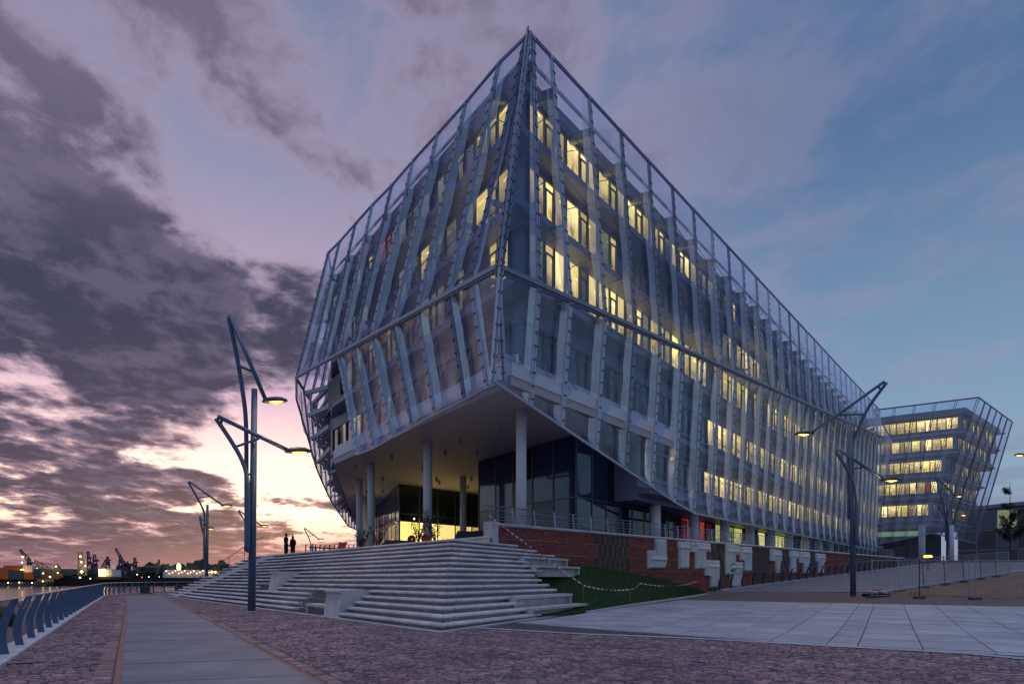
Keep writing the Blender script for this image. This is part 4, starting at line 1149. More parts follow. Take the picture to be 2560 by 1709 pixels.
# corner posts: a pair, right above and below the fold
def shift(p, n, d): return p + n * d
post([Br(0) + N * .0, Mr(0) + N * .05], N, .26); post([Mr(0) + N * .05, Tr(0) + N * .05], N, .26)
post([BLs[0], MLs[0]], NL, .26); post([MLs[0], TLs[0]], NL, .26)
lad = MB()
for i in range(9):
    f = i / 8; p, q = Br(0).lerp(Mr(0), f), BLs[0].lerp(MLs[0], f); lad.tube([p, q], .02, 4)
for i in range(15):
    f = i / 14; p, q = Mr(0).lerp(Tr(0), f), MLs[0].lerp(TLs[0], f); lad.tube([p, q], .02, 4)
lad.build('corner_rungs', M['galv'], bld)
# fold-line gutter beams
for a, c, n in ((Mr(0), Mr(NP), N), (MLs[0], MLs[-1], NL)):
    b = MB(); L_ = (c - a).length; m = int(L_ / 3.1)
    b.beam(a + n * .08, c + n * .08, .16, .10, n); b.beam(a + n * .02 + Vector((0, 0, .12)), c + n * .02 + Vector((0, 0, .12)), .06, .06, n); b.beam(a + n * .02 - Vector((0, 0, .12)), c + n * .02 - Vector((0, 0, .12)), .06, .06, n)
    b.build('fold_beam', M['galv'], bld)
for i in range(NP):
    pass
b = MB()
for i in range(NP): b.beam(Br(i), Br(i + 1), .10, .10)
b.build('lower_edge_beam', M['galv'], bld)
b = MB()
for i in range(7): b.beam(BLs[i], BLs[i + 1], .10, .10)
b.build('lower_edge_beam', M['galv'], bld)
# left-hand skin
for i in range(10):
    film_panel(MLs[i], MLs[i + 1], TLs[i + 1], TLs[i], -NL, us=.86 if i else .8, amp=.36 if i else .12)
    post([MLs[i + 1], TLs[i + 1]], NL, .20, True)
for i in range(7):
    film_panel(BLs[i], BLs[i + 1], MLs[i + 1], MLs[i], -NL, us=.86 if i else .8, amp=.36 if i else .12, ncone=3)
    post([BLs[i + 1], MLs[i + 1]], NL, .20, True)
# river-side skin
T3S = [i * 3.1 for i in range(15)]
for i in range(14):
    t0, t1 = T3S[i], T3S[i + 1]
    film_panel(Mc(t0), Mc(t1), Tc(t1), Tc(t0), -N3, nv=9, cables=i < 4)
    film_panel(Bc(t0), Bc(t1), Mc(t1), Mc(t0), -N3, nv=9, cables=i < 4, amp=-.35)
    post([Bc(t1), Mc(t1), Tc(t1)], N3, .2, i < 4)
post([Bc(0), Mc(0), Tc(0)], N3, .2, True)
LEVELS = (17.0, 15.4, 13.8, 12.3, 11.0, 9.9)
def t_in(z): return next((t / 4 for t in range(200) if b3z(t / 4) < z - .25), 0) + .5
for z in LEVELS:      # open decks of the river side: cross beams and slatted gratings, seen under the left end
    t0 = t_in(z); j = 0; t = t0
    while t < 44:
        a = M3b + U3B * t + Vector((.75, 0, 0)); c = LEo(0) + U3 * max(0, t - 5) + N3 * .1
        if c.x - a.x > .3:
            b = MB(); b.beam((a.x, a.y, z), (c.x, c.y, z), .24, .32); b.build('deck_beam', M['deck'], bld)
            if z < 16:
                b = MB()
                for q in range(7):
                    f = .07 + q * .143; p = a.lerp(c, f); b.beam((p.x, p.y, z + .14), (p.x - .45, p.y + 3.0, z + .14), .22, .05)
                b.build('deck_grating', M['deck'], bld, kind='stuff')
        t += 3.1 if z > 11.5 else 4.0
for j in range(13):
    t = .8 + j * 3.1; lo = max(b3z(t) + .3, 8.6); a = M3b + U3B * t + Vector((.9, 0, 0)); b = MB(); b.beam((a.x + .4, a.y, lo), (a.x, a.y, 17), .14, .16, (1, 0, 0)); b.build('deck_post', M['deck'], bld)
b = MB()
for i in range(14): b.beam(Bc(T3S[i]), Bc(T3S[i + 1]), .12, .12)
b.build('lower_edge_beam', M['galv'], bld)
# end wall panel and open loggia at the left end
b = MB(); a = LE + NL * .25; b.prism([a, a - UL * 3.0, a - UL * 3.0 - NL * .1, a - NL * .1], 14.9, 17.3); b.build('end_panel', M['frame'], bld)
# roof brackets out to the skin, with a thin beam linking them
for i in range(1, NP):
    q = Tr(i); base = q - N * 1.35; b = MB(); z = ROOF - .75 + .0 * i
    m = Mr(i).lerp(Tr(i), (z - Mr(i).z) / max(.1, Tr(i).z - Mr(i).z)) if Tr(i).z - Mr(i).z > 2 else q
    b.beam((base.x, base.y, z), (m.x, m.y, z - .25), .24, .46); b.build('roof_bracket', M['beam'], bld)
    if i % 2 == 0 or i < 12:
        for zz in SILL[1:3]:
            if zz > Mr(i).z - .5 and i < 26:
                m = Mr(i).lerp(Tr(i), max(0, (zz - 1.2 - Mr(i).z) / (Tr(i).z - Mr(i).z))); c = P0 + U * (m - P0).dot(U) + N * .3
                b = MB(); b.beam((c.x, c.y, zz - 1.0), (m.x, m.y, zz - 1.2), .12, .16); b.build('floor_bracket', M['beam'], bld)
b = MB()
for i in range(1, NP - 1):
    f = [(ROOF + .15 - Mr(k).z) / max(1, Tr(k).z - Mr(k).z) for k in (i, i + 1)]
    a, c = Mr(i).lerp(Tr(i), min(1, f[0])) - N * .55, Mr(i + 1).lerp(Tr(i + 1), min(1, f[1])) - N * .55
    b.beam(a, c, .10, .14)
b.build('edge_rail', M['facade_steel'], bld)
for i in range(1, 10):
    q = TLs[i + 0]; z = ROOF - .7; m = MLs[i].lerp(TLs[i], (z - MLs[i].z) / (TLs[i].z - MLs[i].z)); c = P0 + UL * (m - P0).dot(UL) + NL * .2
    b = MB(); b.beam((c.x, c.y, z), (m.x, m.y, z - .2), .24, .46); b.build('roof_bracket', M['beam'], bld)
    for zz in SILL[:3]:
        if zz - 1.2 > MLs[i].z:
            m2 = MLs[i].lerp(TLs[i], (zz - 1.1 - MLs[i].z) / (TLs[i].z - MLs[i].z)); c = P0 + UL * (m2 - P0).dot(UL) + NL * .2
            b = MB(); b.beam((c.x, c.y, zz - 1), (m2.x, m2.y, zz - 1.1), .14, .20); b.build('floor_bracket', M['beam'], bld)
b = MB()
for i in range(1, 10):
    f = [(ROOF + .2 - MLs[k].z) / (TLs[k].z - MLs[k].z) for k in (i, i + 1)]
    b.beam(MLs[i].lerp(TLs[i], min(1, f[0])) - NL * .5, MLs[i + 1].lerp(TLs[i + 1], min(1, f[1])) - NL * .5, .10, .14)
b.build('edge_rail', M['facade_steel'], bld)
# columns below the soffit
for px, d, zb, rad in ((1303, 29.4, 3.2, .25), (1069, 36.4, 2.9, .26), (928, 43.2, 2.9, .26), (1158, 48.9, 3.2, .26), (899, 50.5, 2.9, .26), (912, 61, 2.9, .26)):
    p = at(px, HY, d); b = MB(); b.lathe((p.x, p.y, zb), [(rad, 0), (rad, 9.6 - zb)], 20); b.build('column', M['column'], bld, True)
for s_ in (14.4, 20.6, 26.8, 33, 39.2, 45.4, 51.6, 57.8, 64):
    p = P0 + U * s_ + N * .0 - N * .2; b = MB(); b.lathe((p.x, p.y, 3.2), [(.36, 0), (.36, 3.05)], 16); b.build('column', M['column'], bld, True)
# downlights
for px, py, h in ((1250, 1071, 9.6), (1242, 1099, 9.6), (1151, 1097, 9.6), (979, 1137, 9.6), (1192, 1125, 9.6), (1113, 1125, 9.6), (889, 1162, 9.6), (1057, 1167, 9.6), (1354, 1090, 9.6), (1420, 1072, 9.6), (957, 1191, 9.6), (1091, 1192, 9.6), (1098, 1200, 9.6), (1179, 1191, 9.6), (1170, 1212, 9.6), (957, 1222, 9.6), (916, 1224, 9.6)):
    d = (9.6 - EYE) * F / (HY - py); p = at(px, py, d); b = MB(); b.lathe((p.x, p.y, 9.25), [(.09, 0), (.09, .36)], 10); b.build('downlight', M['white_panel'], bld)

# ---- glazing below the soffit
def glazing(a, c, z0, z1, cols, rows_, pane_m, mat_frame='frame', out=None):
    d = (c - a); L_ = d.length; d = d / L_; n = out
    fr = MB()
    for i in range(cols + 1):
        p = a + d * (L_ * i / cols); fr.beam((p.x, p.y, z0), (p.x, p.y, z1), .07, .12, (d.x, d.y, 0))
    for z in rows_: fr.beam((a.x, a.y, z), (c.x, c.y, z), .11, .06)
    f = fr.build('glazing_frame', M[mat_frame], bld)
    zs = sorted(rows_)
    for i in range(cols):
        for j in range(len(zs) - 1):
            p, q = a + d * (L_ * i / cols + .04), a + d * (L_ * (i + 1) / cols - .04); m_ = pane_m(i, j)
            if m_ is None: continue
            b = MB(); b.quad((p.x, p.y, zs[j] + .03), (q.x, q.y, zs[j] + .03), (q.x, q.y, zs[j + 1] - .03), (p.x, p.y, zs[j + 1] - .03)); b.build('pane', M[m_], f)
gA, gB = Vector((-2.26, 42.4, 0)), Vector((3.6, 34.5, 0))
glazing(gA, gB, 3.2, 9.58, 5, [3.3, 6.1, 9.56], lambda i, j: 'dark_glass2' if (i + j) % 3 else 'dark_glass')
gC = gB + U * 11.5
glazing(gB, gC, 3.2, 9.58, 7, [3.3, 6.1, 9.56], lambda i, j: 'dark_glass2' if i in (0, 1) else 'dark_glass')
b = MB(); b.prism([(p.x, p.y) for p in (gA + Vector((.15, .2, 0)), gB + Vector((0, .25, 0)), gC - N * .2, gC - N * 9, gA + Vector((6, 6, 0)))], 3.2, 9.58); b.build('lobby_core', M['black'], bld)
g1, g2, g3 = Vector((-15.9, 71, 0)), Vector((-9.6, 52.6, 0)), Vector((-2.4, 60.2, 0))
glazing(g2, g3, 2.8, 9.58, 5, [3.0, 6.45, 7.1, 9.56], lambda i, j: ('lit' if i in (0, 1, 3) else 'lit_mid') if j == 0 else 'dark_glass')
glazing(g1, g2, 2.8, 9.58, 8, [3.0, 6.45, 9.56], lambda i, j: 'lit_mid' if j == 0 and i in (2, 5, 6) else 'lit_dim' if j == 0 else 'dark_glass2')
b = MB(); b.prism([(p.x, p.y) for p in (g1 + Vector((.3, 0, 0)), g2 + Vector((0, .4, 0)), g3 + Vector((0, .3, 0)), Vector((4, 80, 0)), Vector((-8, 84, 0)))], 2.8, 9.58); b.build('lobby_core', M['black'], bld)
# ground floor glazing under the right-hand facade
g4 = P0 + U * 11.5 - N * 2.2
gm = random.Random(4)
def gf(i, j):
    if i in (5, 6): return 'lit_red'
    if i in (8, 9, 10, 13, 16): return 'lit_green'
    return gm.choice(['dark_glass', 'dark_glass2', 'lit_dim', 'lit_green'] if i > 5 else ['dark_glass', 'dark_glass2'])
glazing(g4, g4 + U * 60, 3.2, 6.24, 26, [3.35, 6.2], gf)
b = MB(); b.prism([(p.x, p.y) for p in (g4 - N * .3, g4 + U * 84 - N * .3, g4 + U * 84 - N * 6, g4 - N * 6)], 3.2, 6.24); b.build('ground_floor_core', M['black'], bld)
b = MB()   # the projecting lower-floor corner beside the dark glass
q = P0 + U * s5; b.prism([(p.x, p.y) for p in (q + N * .25 - U * .06, q + N * .25 + U * .0, q - N * 2.6, q - N * 2.6 - U * .06)], 6.24, 9.59); b.build('corner_panel', M['white_panel'], bld)
for k, (px, py) in enumerate(((1718, 1331), (1752, 1333), (1781, 1336))):
    p = P0 + U * (22.6 + k * 2.45) - N * 2.0; b = MB(); c = p + U * 1.1
    b.prism([p, c, c - N * .03, p - N * .03], 3.75, 6.05); b.build('banner', M['red_sign'], bld)
    b = MB(); m = p.lerp(c, .5) + N * .012   # pale glyph: a plain upright stroke with an arm
    for (x0, x1, z0, z1) in ((-.35, -.15, 4.2, 5.6), (.15, .35, 4.2, 5.6), (-.15, .15, 4.2, 4.4)) if k == 1 else ((-.12, .12, 4.1, 5.7), (-.3, .3, 5.5, 5.7)):
        b.quad(m + U * x0 + Vector((0, 0, z0)), m + U * x1 + Vector((0, 0, z0)), m + U * x1 + Vector((0, 0, z1)), m + U * x0 + Vector((0, 0, z1)))
    b.build('banner_mark', M['tape_white'], bld)

bld.location = (0, 33.9, 3.87); bld.scale = (1.13, 1.13, 1.13)      # whole block scaled up and pushed back about the camera, same outline from there
# ------------------------------------------------------------------ second wing at the right
FU = Vector((-.856, .517, 0)); SU = Vector((.761, .648, 0)); FN = Vector((-.517, -.856, 0)); SNm = Vector((.648, -.761, 0))
CT = at(2447, 993, 104); CB = at(2331, 1332, 104)
wing = thing('office_wing', (75, 106, 3.95), 'far office wing with five lit storeys stepping outwards behind leaning foil posts', 'building')
wsill = []
rowsP = [(1077, 1070, 2403), (1130, 1121, 2390), (1184, 1177, 2362), (1237, 1231, 2351), (1291, 1288, 2329)]
wc = []
for (yl, yr, xc) in rowsP:
    d = 108.5; c = Vector(((xc - CX) / F * d, d, 0)); z = EYE + (HY - yr) / F * d; wsill.append(z); wc.append(c)
for fl, (z, c) in enumerate(zip(wsill, wc)):
    b = MB(); e1, e2 = c + FU * 22, c + SU * (24.5 - .5 * fl)
    b.prism([(p.x, p.y) for p in (c, e2, e2 + FU * 16, e1 + SU * 10, e1)], z - 1.25, z + 2.45); b.build('wall', M['wing_panel'], wing)
    b = MB(); o_ = .7
    cc = c + FN * o_ * 1.0 + SNm * o_ * .75
    b.prism([(p.x, p.y) for p in (cc, e2 + SNm * o_, e2, c, e1, e1 + FN * o_)], z - .95, z - .62); b.prism([(p.x, p.y) for p in (c + (cc - c) * .45, e2 + SNm * .3, e2, c, e1, e1 + FN * .3)], z - .12, z - .02); b.build('floor_ledge', M['wing_panel'], wing)
    for k in range(7):
        p = c + FU * (.4 + BAY * (k + 1)) + FN * .04
        mm = [pick([('lit', .72), ('lit_mid', .26), ('lit_red', .02)]) for _ in range(3)]
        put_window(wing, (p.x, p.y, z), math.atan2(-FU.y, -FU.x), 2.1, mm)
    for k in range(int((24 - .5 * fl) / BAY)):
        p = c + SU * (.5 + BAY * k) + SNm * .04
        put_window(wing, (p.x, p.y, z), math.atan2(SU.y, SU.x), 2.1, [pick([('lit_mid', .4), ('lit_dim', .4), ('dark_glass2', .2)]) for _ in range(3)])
zt = wsill[0] + 2.45; b = MB(); c = wc[0] + FN * .9 + SNm * .6; e1, e2 = c + FU * 23, c + SU * 24.5
b.prism([(p.x, p.y) for p in (c, e2, e2 + FU * 16, e1 + SU * 10, e1)], zt, zt + .9); b.build('roof', M['roof'], wing)
zs_ = wsill[-1] - 1.9; c = wc[-1]; e1, e2 = c + FU * 22, c + SU * 20
b = MB(); b.prism([(p.x, p.y) for p in (c, e2, e2 + FU * 16, e1 + SU * 10, e1)], zs_, zs_ + .64); b.build('soffit', M['soffit'], wing)
for px in (2305, 2377):
    p = at(px, HY, 106.0); b = MB(); b.lathe((p.x, p.y, 3.6), [(.5, 0), (.5, zs_ - 3.6)], 16); b.build('column', M['column'], wing, True)
b = MB(); ga = wc[-1] + FU * 12 - FN * 3
b.prism([(p.x, p.y) for p in (ga, ga - FU * 11, ga - FU * 11 - FN * .1, ga - FN * .1)], zs_ - 1.4, zs_ - .5); b.build('lit_strip', M['green_glow'], wing)
lc = wc[-1] - FN * 4.5 - SNm * 3.5; b = MB(); b.prism([(p.x, p.y) for p in (lc, lc + SU * 20, lc + SU * 20 - SNm * 10, lc + FU * 20 - FN * 8, lc + FU * 20)], 3.4, zs_ + .1); b.build('lobby_core', M['frame'], wing)
for k in range(9):
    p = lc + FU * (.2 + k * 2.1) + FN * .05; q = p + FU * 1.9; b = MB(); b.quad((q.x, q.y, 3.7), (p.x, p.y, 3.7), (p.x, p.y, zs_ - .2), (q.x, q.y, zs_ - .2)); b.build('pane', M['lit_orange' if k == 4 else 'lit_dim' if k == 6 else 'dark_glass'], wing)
def wpanel(a, bq, c, d, n):
    mb = MB(); rows = []
    for j in range(7):
        v = j / 6; row = []
        for i in range(6):
            u_ = i / 5; p = a.lerp(bq, u_).lerp(d.lerp(c, u_), v); row.append(p - n * (.5 * math.sin(math.pi * u_) * math.sin(math.pi * v)))
        rows.append(row)
    mb.grid(rows); fo = mb.build('foil_panel', M['film_wing'], wing, True)
    e = MB(); e.beam(d, c, .12, .22); e.build('panel_edge', M['facade_edge'], fo)
def wpost(a, c, n):
    mb = MB(); s_ = n.cross((c - a).normalized()).normalized()
    for k in (-1, 1): mb.beam(a + s_ * .15 * k, c + s_ * .15 * k, .09, .14, n)
    mb.build('facade_post', M['galv'], wing)
FTL = at(2187.6, 1024.5, 111.8); FBL = at(2165, 1366, 108.5); STR = at(2531, 1054, 120); SBR = at(2440, 1358, 121)
nf = 5
for i in range(nf):
    f0, f1 = i / nf, (i + 1) / nf
    wpanel(CB.lerp(FBL, f0), CB.lerp(FBL, f1), CT.lerp(FTL, f1), CT.lerp(FTL, f0), FN); wpost(CB.lerp(FBL, f1), CT.lerp(FTL, f1), FN)
ns = 6
for i in range(ns):
    f0, f1 = i / ns, (i + 1) / ns
    wpanel(CB.lerp(SBR, f0), CB.lerp(SBR, f1), CT.lerp(STR, f1), CT.lerp(STR, f0), SNm); wpost(CB.lerp(SBR, f1), CT.lerp(STR, f1), SNm)
wpost(CB, CT, FN)
b = MB(); b.beam(CB, FBL, .15, .15); b.beam(CB, SBR, .15, .15); b.build('lower_edge_beam', M['galv'], wing)
b = MB()
for f in (.15, .4, .65, .9): 
    p = CT.lerp(STR, f); b.beam(p - SNm * .6 - Vector((0, 0, 2.5)), p - SNm * 3 - Vector((0, 0, 2.5)), .2, .3)
b.build('roof_bracket', M['beam'], wing)

wing.location = (84.75, 119.8, 4.27); wing.scale = (1.13, 1.13, 1.13)  # wing scaled about the camera as well, so it stays behind the main block
# ------------------------------------------------------------------ dark glazed building at the far right
db = thing('dark_office_block', (110, 150, 4), 'low dark glass block with white window frames at the right edge behind a tree', 'building')
a, c = at(2395, HY, 166), at(2720, HY, 140); d = (c - a).normalized(); n = Vector((d.y, -d.x, 0))
b = MB(); b.prism([(p.x, p.y) for p in (a, c, c - n * 20, a - n * 20)], 3.5, 19.6); b.build('wall', M['frame'], db)
b = MB(); b.prism([(p.x, p.y) for p in (a + n * .7, c + n * .7, c - n * 20, a - n * 20)], 19.6, 20.5); b.build('roof', M['roof'], db)
L_ = (c - a).length; kk = int(L_ / 4.2)
for i in range(kk):
    for j in range(3):
        p, q = a + d * (L_ * i / kk + .12) + n * .06, a + d * (L_ * (i + 1) / kk - .12) + n * .06; z0 = 4.4 + j * 5.0
        b = MB(); b.quad((p.x, p.y, z0), (q.x, q.y, z0), (q.x, q.y, z0 + 4.5), (p.x, p.y, z0 + 4.5))
        wo = b.build('window', M['dark_glass2' if (i * 7 + j * 3) % 4 == 1 else 'lit_dim' if (i * 5 + j * 2) % 11 == 3 else 'dark_glass'], db)
        b = MB(); fq = MB(); fq.beam((p.x, p.y, z0), (p.x, p.y, z0 + 4.6), .2, .2, (n.x, n.y, 0)); fq.beam((p.x, p.y, z0 + 4.6), (q.x, q.y, z0 + 4.6), .18, .18); fq.build('frame', M['white_panel'], wo)

# ------------------------------------------------------------------ street lamps
def lamp(name_label, d, pole, arms, heads, group='tall twin-arm street lamps', r=.115, light=80, base_z=0.0):
    base = at(pole[0][0], HY, d); base.z = base_z
    t_ = thing('street_lamp', base, name_label, 'street lamp', group)
    top = at(pole[1][0], pole[1][1], d)
    b = MB(); b.tube([base, base.lerp(top, .5), top], [r * 1.45, r * 1.3, r * 1.1], 14); b.build('pole', M['steel_blue'], t_, True)
    b = MB(); b.lathe(tuple(base), [(r * 2.0, 0), (r * 2.0, .02), (r * 1.5, .05)], 14); b.build('base_plate', M['galv'], t_)
    for arm, head in zip(arms, heads):
        pts = [at(x, y, d - dd) for x, y, dd in arm['rise']]
        # smooth the rising tube
        sp = []
        for i in range(len(pts) - 1):
            p0, p1, p2, p3 = pts[max(i - 1, 0)], pts[i], pts[i + 1], pts[min(i + 2, len(pts) - 1)]
            for k in range(5):
                f = k / 5; sp.append(.5 * ((2 * p1) + (p2 - p0) * f + (2 * p0 - 5 * p1 + 4 * p2 - p3) * f * f + (3 * p1 - p0 - 3 * p2 + p3) * f ** 3))
        sp.append(pts[-1])
        b = MB(); b.tube(sp, r * .85, 10); ao = b.build('arm', M['steel_blue'], t_, True)
        h = at(head[0], head[1], d - head[2]); tip = at(arm['tip'][0], arm['tip'][1], d - arm['tip'][2])
        b = MB(); b.tube([tip, h], r * .8, 10); b.build('boom', M['steel_blue'], t_, True)
        for (x0, y0), (x1, y1) in arm['bars']:
            b = MB(); b.tube([at(x0, y0, d - arm['tip'][2] * .7), at(x1, y1, d - arm['tip'][2] * .7)], r * .5, 8); b.build('cross_bar', M['steel_blue'], ao)
        hd = (h - tip).normalized(); hx = Vector((hd.x, hd.y, 0)); hx = hx.normalized() if hx.length > .05 else Vector((1, 0, 0)); hy = Vector((-hx.y, hx.x, 0))
        k_ = r / .115; c = h + hx * .42 * k_
        b = MB(); rings = []; n_ = 14
        for (rr_2, zz) in ((.05, .15), (.32, .12), (.52, .02), (.56, -.06), (.50, -.09)):
            rings.append([c + hx * math.cos(2 * math.pi * q / n_) * rr_2 * 1.12 * k_ + hy * math.sin(2 * math.pi * q / n_) * rr_2 * .42 * k_ + Vector((0, 0, zz * k_)) for q in range(n_)])
        vs = [p for ring in rings for p in ring]
        b.add(vs, [(i * n_ + q, (i + 1) * n_ + q, (i + 1) * n_ + (q + 1) % n_, i * n_ + (q + 1) % n_) for i in range(4) for q in range(n_)] + [tuple(range(n_))])
        ho = b.build('lamp_head', M['steel_dark'], t_, True)
        b = MB(); cg = c + Vector((0, 0, -.085 * k_)) + hx * .06 * k_
        vs = [cg + hx * math.cos(2 * math.pi * q / n_) * .34 * k_ + hy * math.sin(2 * math.pi * q / n_) * .15 * k_ for q in range(n_)] + [cg + Vector((0, 0, -.09 * k_))]
        b.add(vs, [(q, n_, (q + 1) % n_) for q in range(n_)]); b.build('glowing_lens', M['lamp_glow'], ho, True)
        if light:
            ld = bpy.data.lights.new('lamp_light', 'POINT'); ld.energy = light; ld.color = (1, .74, .36); ld.shadow_soft_size = .12
            lo = link(bpy.data.objects.new('lamp_light', ld)); lo.location = cg + Vector((0, 0, -.35))
    b = MB()
    for f in ((.30, .62) if True else ()):
        p = base.lerp(top, f); q = at(arms[0]['rise'][0][0], HY, d - arms[0]['rise'][0][2]); b.tube([p, (q.x, q.y, p.z)], r * .45, 8)
    b.build('clamp_arm', M['steel_blue'], t_)
lamp('nearest lamp, standing on the cobbles in front of the granite steps, both lamps lit', 27.8, [(629, 1529), (636, 972)],
     [dict(rise=[(616, 1377, -.25), (616, 1240, -.25), (615, 1061, -.25), (606, 975, -.2), (590, 880, -.1), (571.5, 793, .1)], tip=(574, 788, .1), bars=[((598, 915), (628, 927))]),
      dict(rise=[(620, 1380, .3), (620, 1250, .3), (616, 1185, .3), (600, 1140, .3), (570, 1090, .3), (540.5, 1047, .3)], tip=(546, 1041, .3), bars=[((587, 1117), (647, 1096)), ((550, 1064), (556, 1047))])],
     [(665, 1001, .4), (722, 1126, .6)])
lamp('second lamp along the promenade, partly hidden by the left end of the steps', 64, [(516, 1470), (518.7, 1261)],
     [dict(rise=[(510, 1400, -.2), (510, 1340, -.2), (511, 1290, -.2), (503, 1262, 0), (471, 1205, .2)], tip=(473, 1203, .2), bars=[((496, 1244), (523, 1240))]),
      dict(rise=[(511, 1400, .4), (511, 1345, .4), (506, 1325, .4), (501, 1300, .4), (499.5, 1291, .4)], tip=(500, 1290, .4), bars=[((502, 1312), (511, 1310))])],
     [(556, 1262, .3), (521, 1320, 1.5)], light=30)
lamp('small distant lamp seen just right of the nearest lamp pole above the steps', 88, [(632, 1460), (632, 1310)],
     [dict(rise=[(628, 1400, -.2), (628, 1340, -.2), (622, 1320, 0), (596, 1276, .2)], tip=(597, 1275, .2), bars=[((612, 1303), (636, 1300))])],
     [(653, 1313, .3)], light=0)
lamp('smallest distant lamp, rising beside the terrace railing right of the two people', 112, [(782, 1460), (782, 1358)],
     [dict(rise=[(783, 1400, -.2), (780, 1375, -.2), (775, 1352, 0), (760.5, 1320, .2)], tip=(761.5, 1319, .2), bars=[((770, 1340), (786, 1336))])],
     [(797, 1347, .3)], light=0)
lamp('lit lamp at the foot of the ramp in front of the long foil facade', 38.1, [(2133, 1493), (2129, 1078)],
     [dict(rise=[(2122, 1296, -.25), (2122, 1180, -.25), (2122, 1130, -.2), (2140, 1085, 0), (2170, 1020, .1), (2216, 957, .1)], tip=(2210, 954, .1), bars=[((2100, 1037), (2165, 1035)), ((2196, 968), (2206, 974))]),
      dict(rise=[(2141, 1360, .3), (2141, 1260, .3), (2134, 1210, .3), (2116, 1170, .3), (2087, 1125, .3)], tip=(2093, 1120, .3), bars=[((2120, 1176), (2160, 1166))])],
     [(2028, 1083, .4), (2208, 1198, .6)], base_z=.40, light=80)
lamp('lit lamp on the upper plaza in front of the far office wing', 90, [(2368, 1405), (2369, 1235)],
     [dict(rise=[(2364, 1350, -.25), (2364, 1295, -.25), (2359, 1260, 0), (2348, 1225, .1), (2340, 1194, .1)], tip=(2341, 1193, .1), bars=[((2350, 1223), (2372, 1219))]),
      dict(rise=[(2372, 1370, .3), (2371, 1310, .3), (2362, 1290, .3), (2343, 1265, .3)], tip=(2344, 1263.5, .3), bars=[((2354, 1284), (2372, 1277))])],
     [(2389, 1239, .4), (2400, 1286, .6)], base_z=4.2, light=15)
lamp('lamp at the right edge of the photo, only one lit head in view', 62, [(2650, 1410), (2650, 1190)],
     [dict(rise=[(2657, 1350, -.25), (2657, 1240, -.25), (2666, 1160, .1), (2690, 1060, .1)], tip=(2687, 1058, .1), bars=[((2600, 1110), (2670, 1110))])],
     [(2560, 1136, .4)], base_z=3.0, light=30)
bl = thing('bollard_light', at(2320, 1408, 70), 'low bright light glowing behind the site fence at the top of the ramp', 'light')
p = at(2320, 1440, 70); zr = ramp_z(p)
b = MB(); b.tube([(p.x, p.y, zr), (p.x, p.y, p.z + 1.2)], .06, 8); b.build('pole', M['steel_dark'], bl)
q = at(2320, 1390, 70); b = MB(); b.ell((q.x, q.y, q.z), (.55, .25, .16), 10, 6); b.build('glowing_lens', M['lamp_glow'], bl, True)
b = MB(); b.tube([(p.x, p.y, p.z + 1.2), (q.x, q.y, q.z + .12)], .05, 6); b.build('arm', M['steel_dark'], bl)

# ------------------------------------------------------------------ construction fence
def fence(base0, base1, h, label, lean=(0, 0, 0)):
    a, c = Vector(base0), Vector(base1); t_ = thing('site_fence', a, label, 'fence', 'wire mesh site fence panels')
    up = Vector((lean[0], lean[1], 1)); A, C = a + up * h, c + up * h; d = (c - a); Lh = d.length
    for p, q in ((a, A), (c, C)): b = MB(); b.tube([p, q], .032, 6); b.build('fence_post', M['galv'], t_)
    for f in (.06, .97): b = MB(); b.tube([a.lerp(A, f), c.lerp(C, f)], .017, 5); b.build('fence_rail', M['galv'], t_)
    b = MB(); n_ = int(Lh / .16)
    for i in range(1, n_): p = a.lerp(c, i / n_); b.tube([p + up * h * .06, p + up * h * .97], .005, 3, False)
    for j in range(1, 9): f = .06 + .91 * j / 9; b.tube([a.lerp(A, f), c.lerp(C, f)], .005, 3, False)
    b.build('wire_mesh', M['galv'], t_)
    b = MB(); b.box((a.x, a.y, a.z + .07), (.75, .24, .14), .3); b.build('fence_foot', M['steel_dark'], t_)
def gp(px, py): return on_ground(px, py)
f0 = gp(2180, 1493); f1 = gp(2423, 1497); f2 = gp(2438, 1498); f3 = gp(2640, 1492)
fence(f0, f0.lerp(f1, .5), 2.25, 'wire fence panel right beside the lamp at the foot of the ramp'); fence(f0.lerp(f1, .5), f1, 2.25, 'wire fence panel in the middle of the front row, across the ramp')
fence(f2, f3, 2.25, 'wire fence panel cut off by the right edge of the photo, before the sandy bank')
kp = [RB + RK * s_ + Vector((RK.y, -RK.x, 0)) * .7 for s_ in (0.8, 5.2, 9.6, 14.0, 18.4, 22.8, 27.2)]
labs = ['leaning wire fence panel at the lower end of the ramp kerb', 'second wire fence panel up the ramp kerb', 'third wire fence panel up the ramp kerb', 'fourth wire fence panel up the ramp kerb', 'fifth wire fence panel up the ramp kerb', 'farthest wire fence panel, at the top of the ramp kerb']
for i in range(6):
    a, c = kp[i].copy(), kp[i + 1].copy(); a.z = ramp_z(a) - .05; c.z = ramp_z(c) - .05
    fence(a, c, 2.2, labs[i], (-.06, .02, 0))
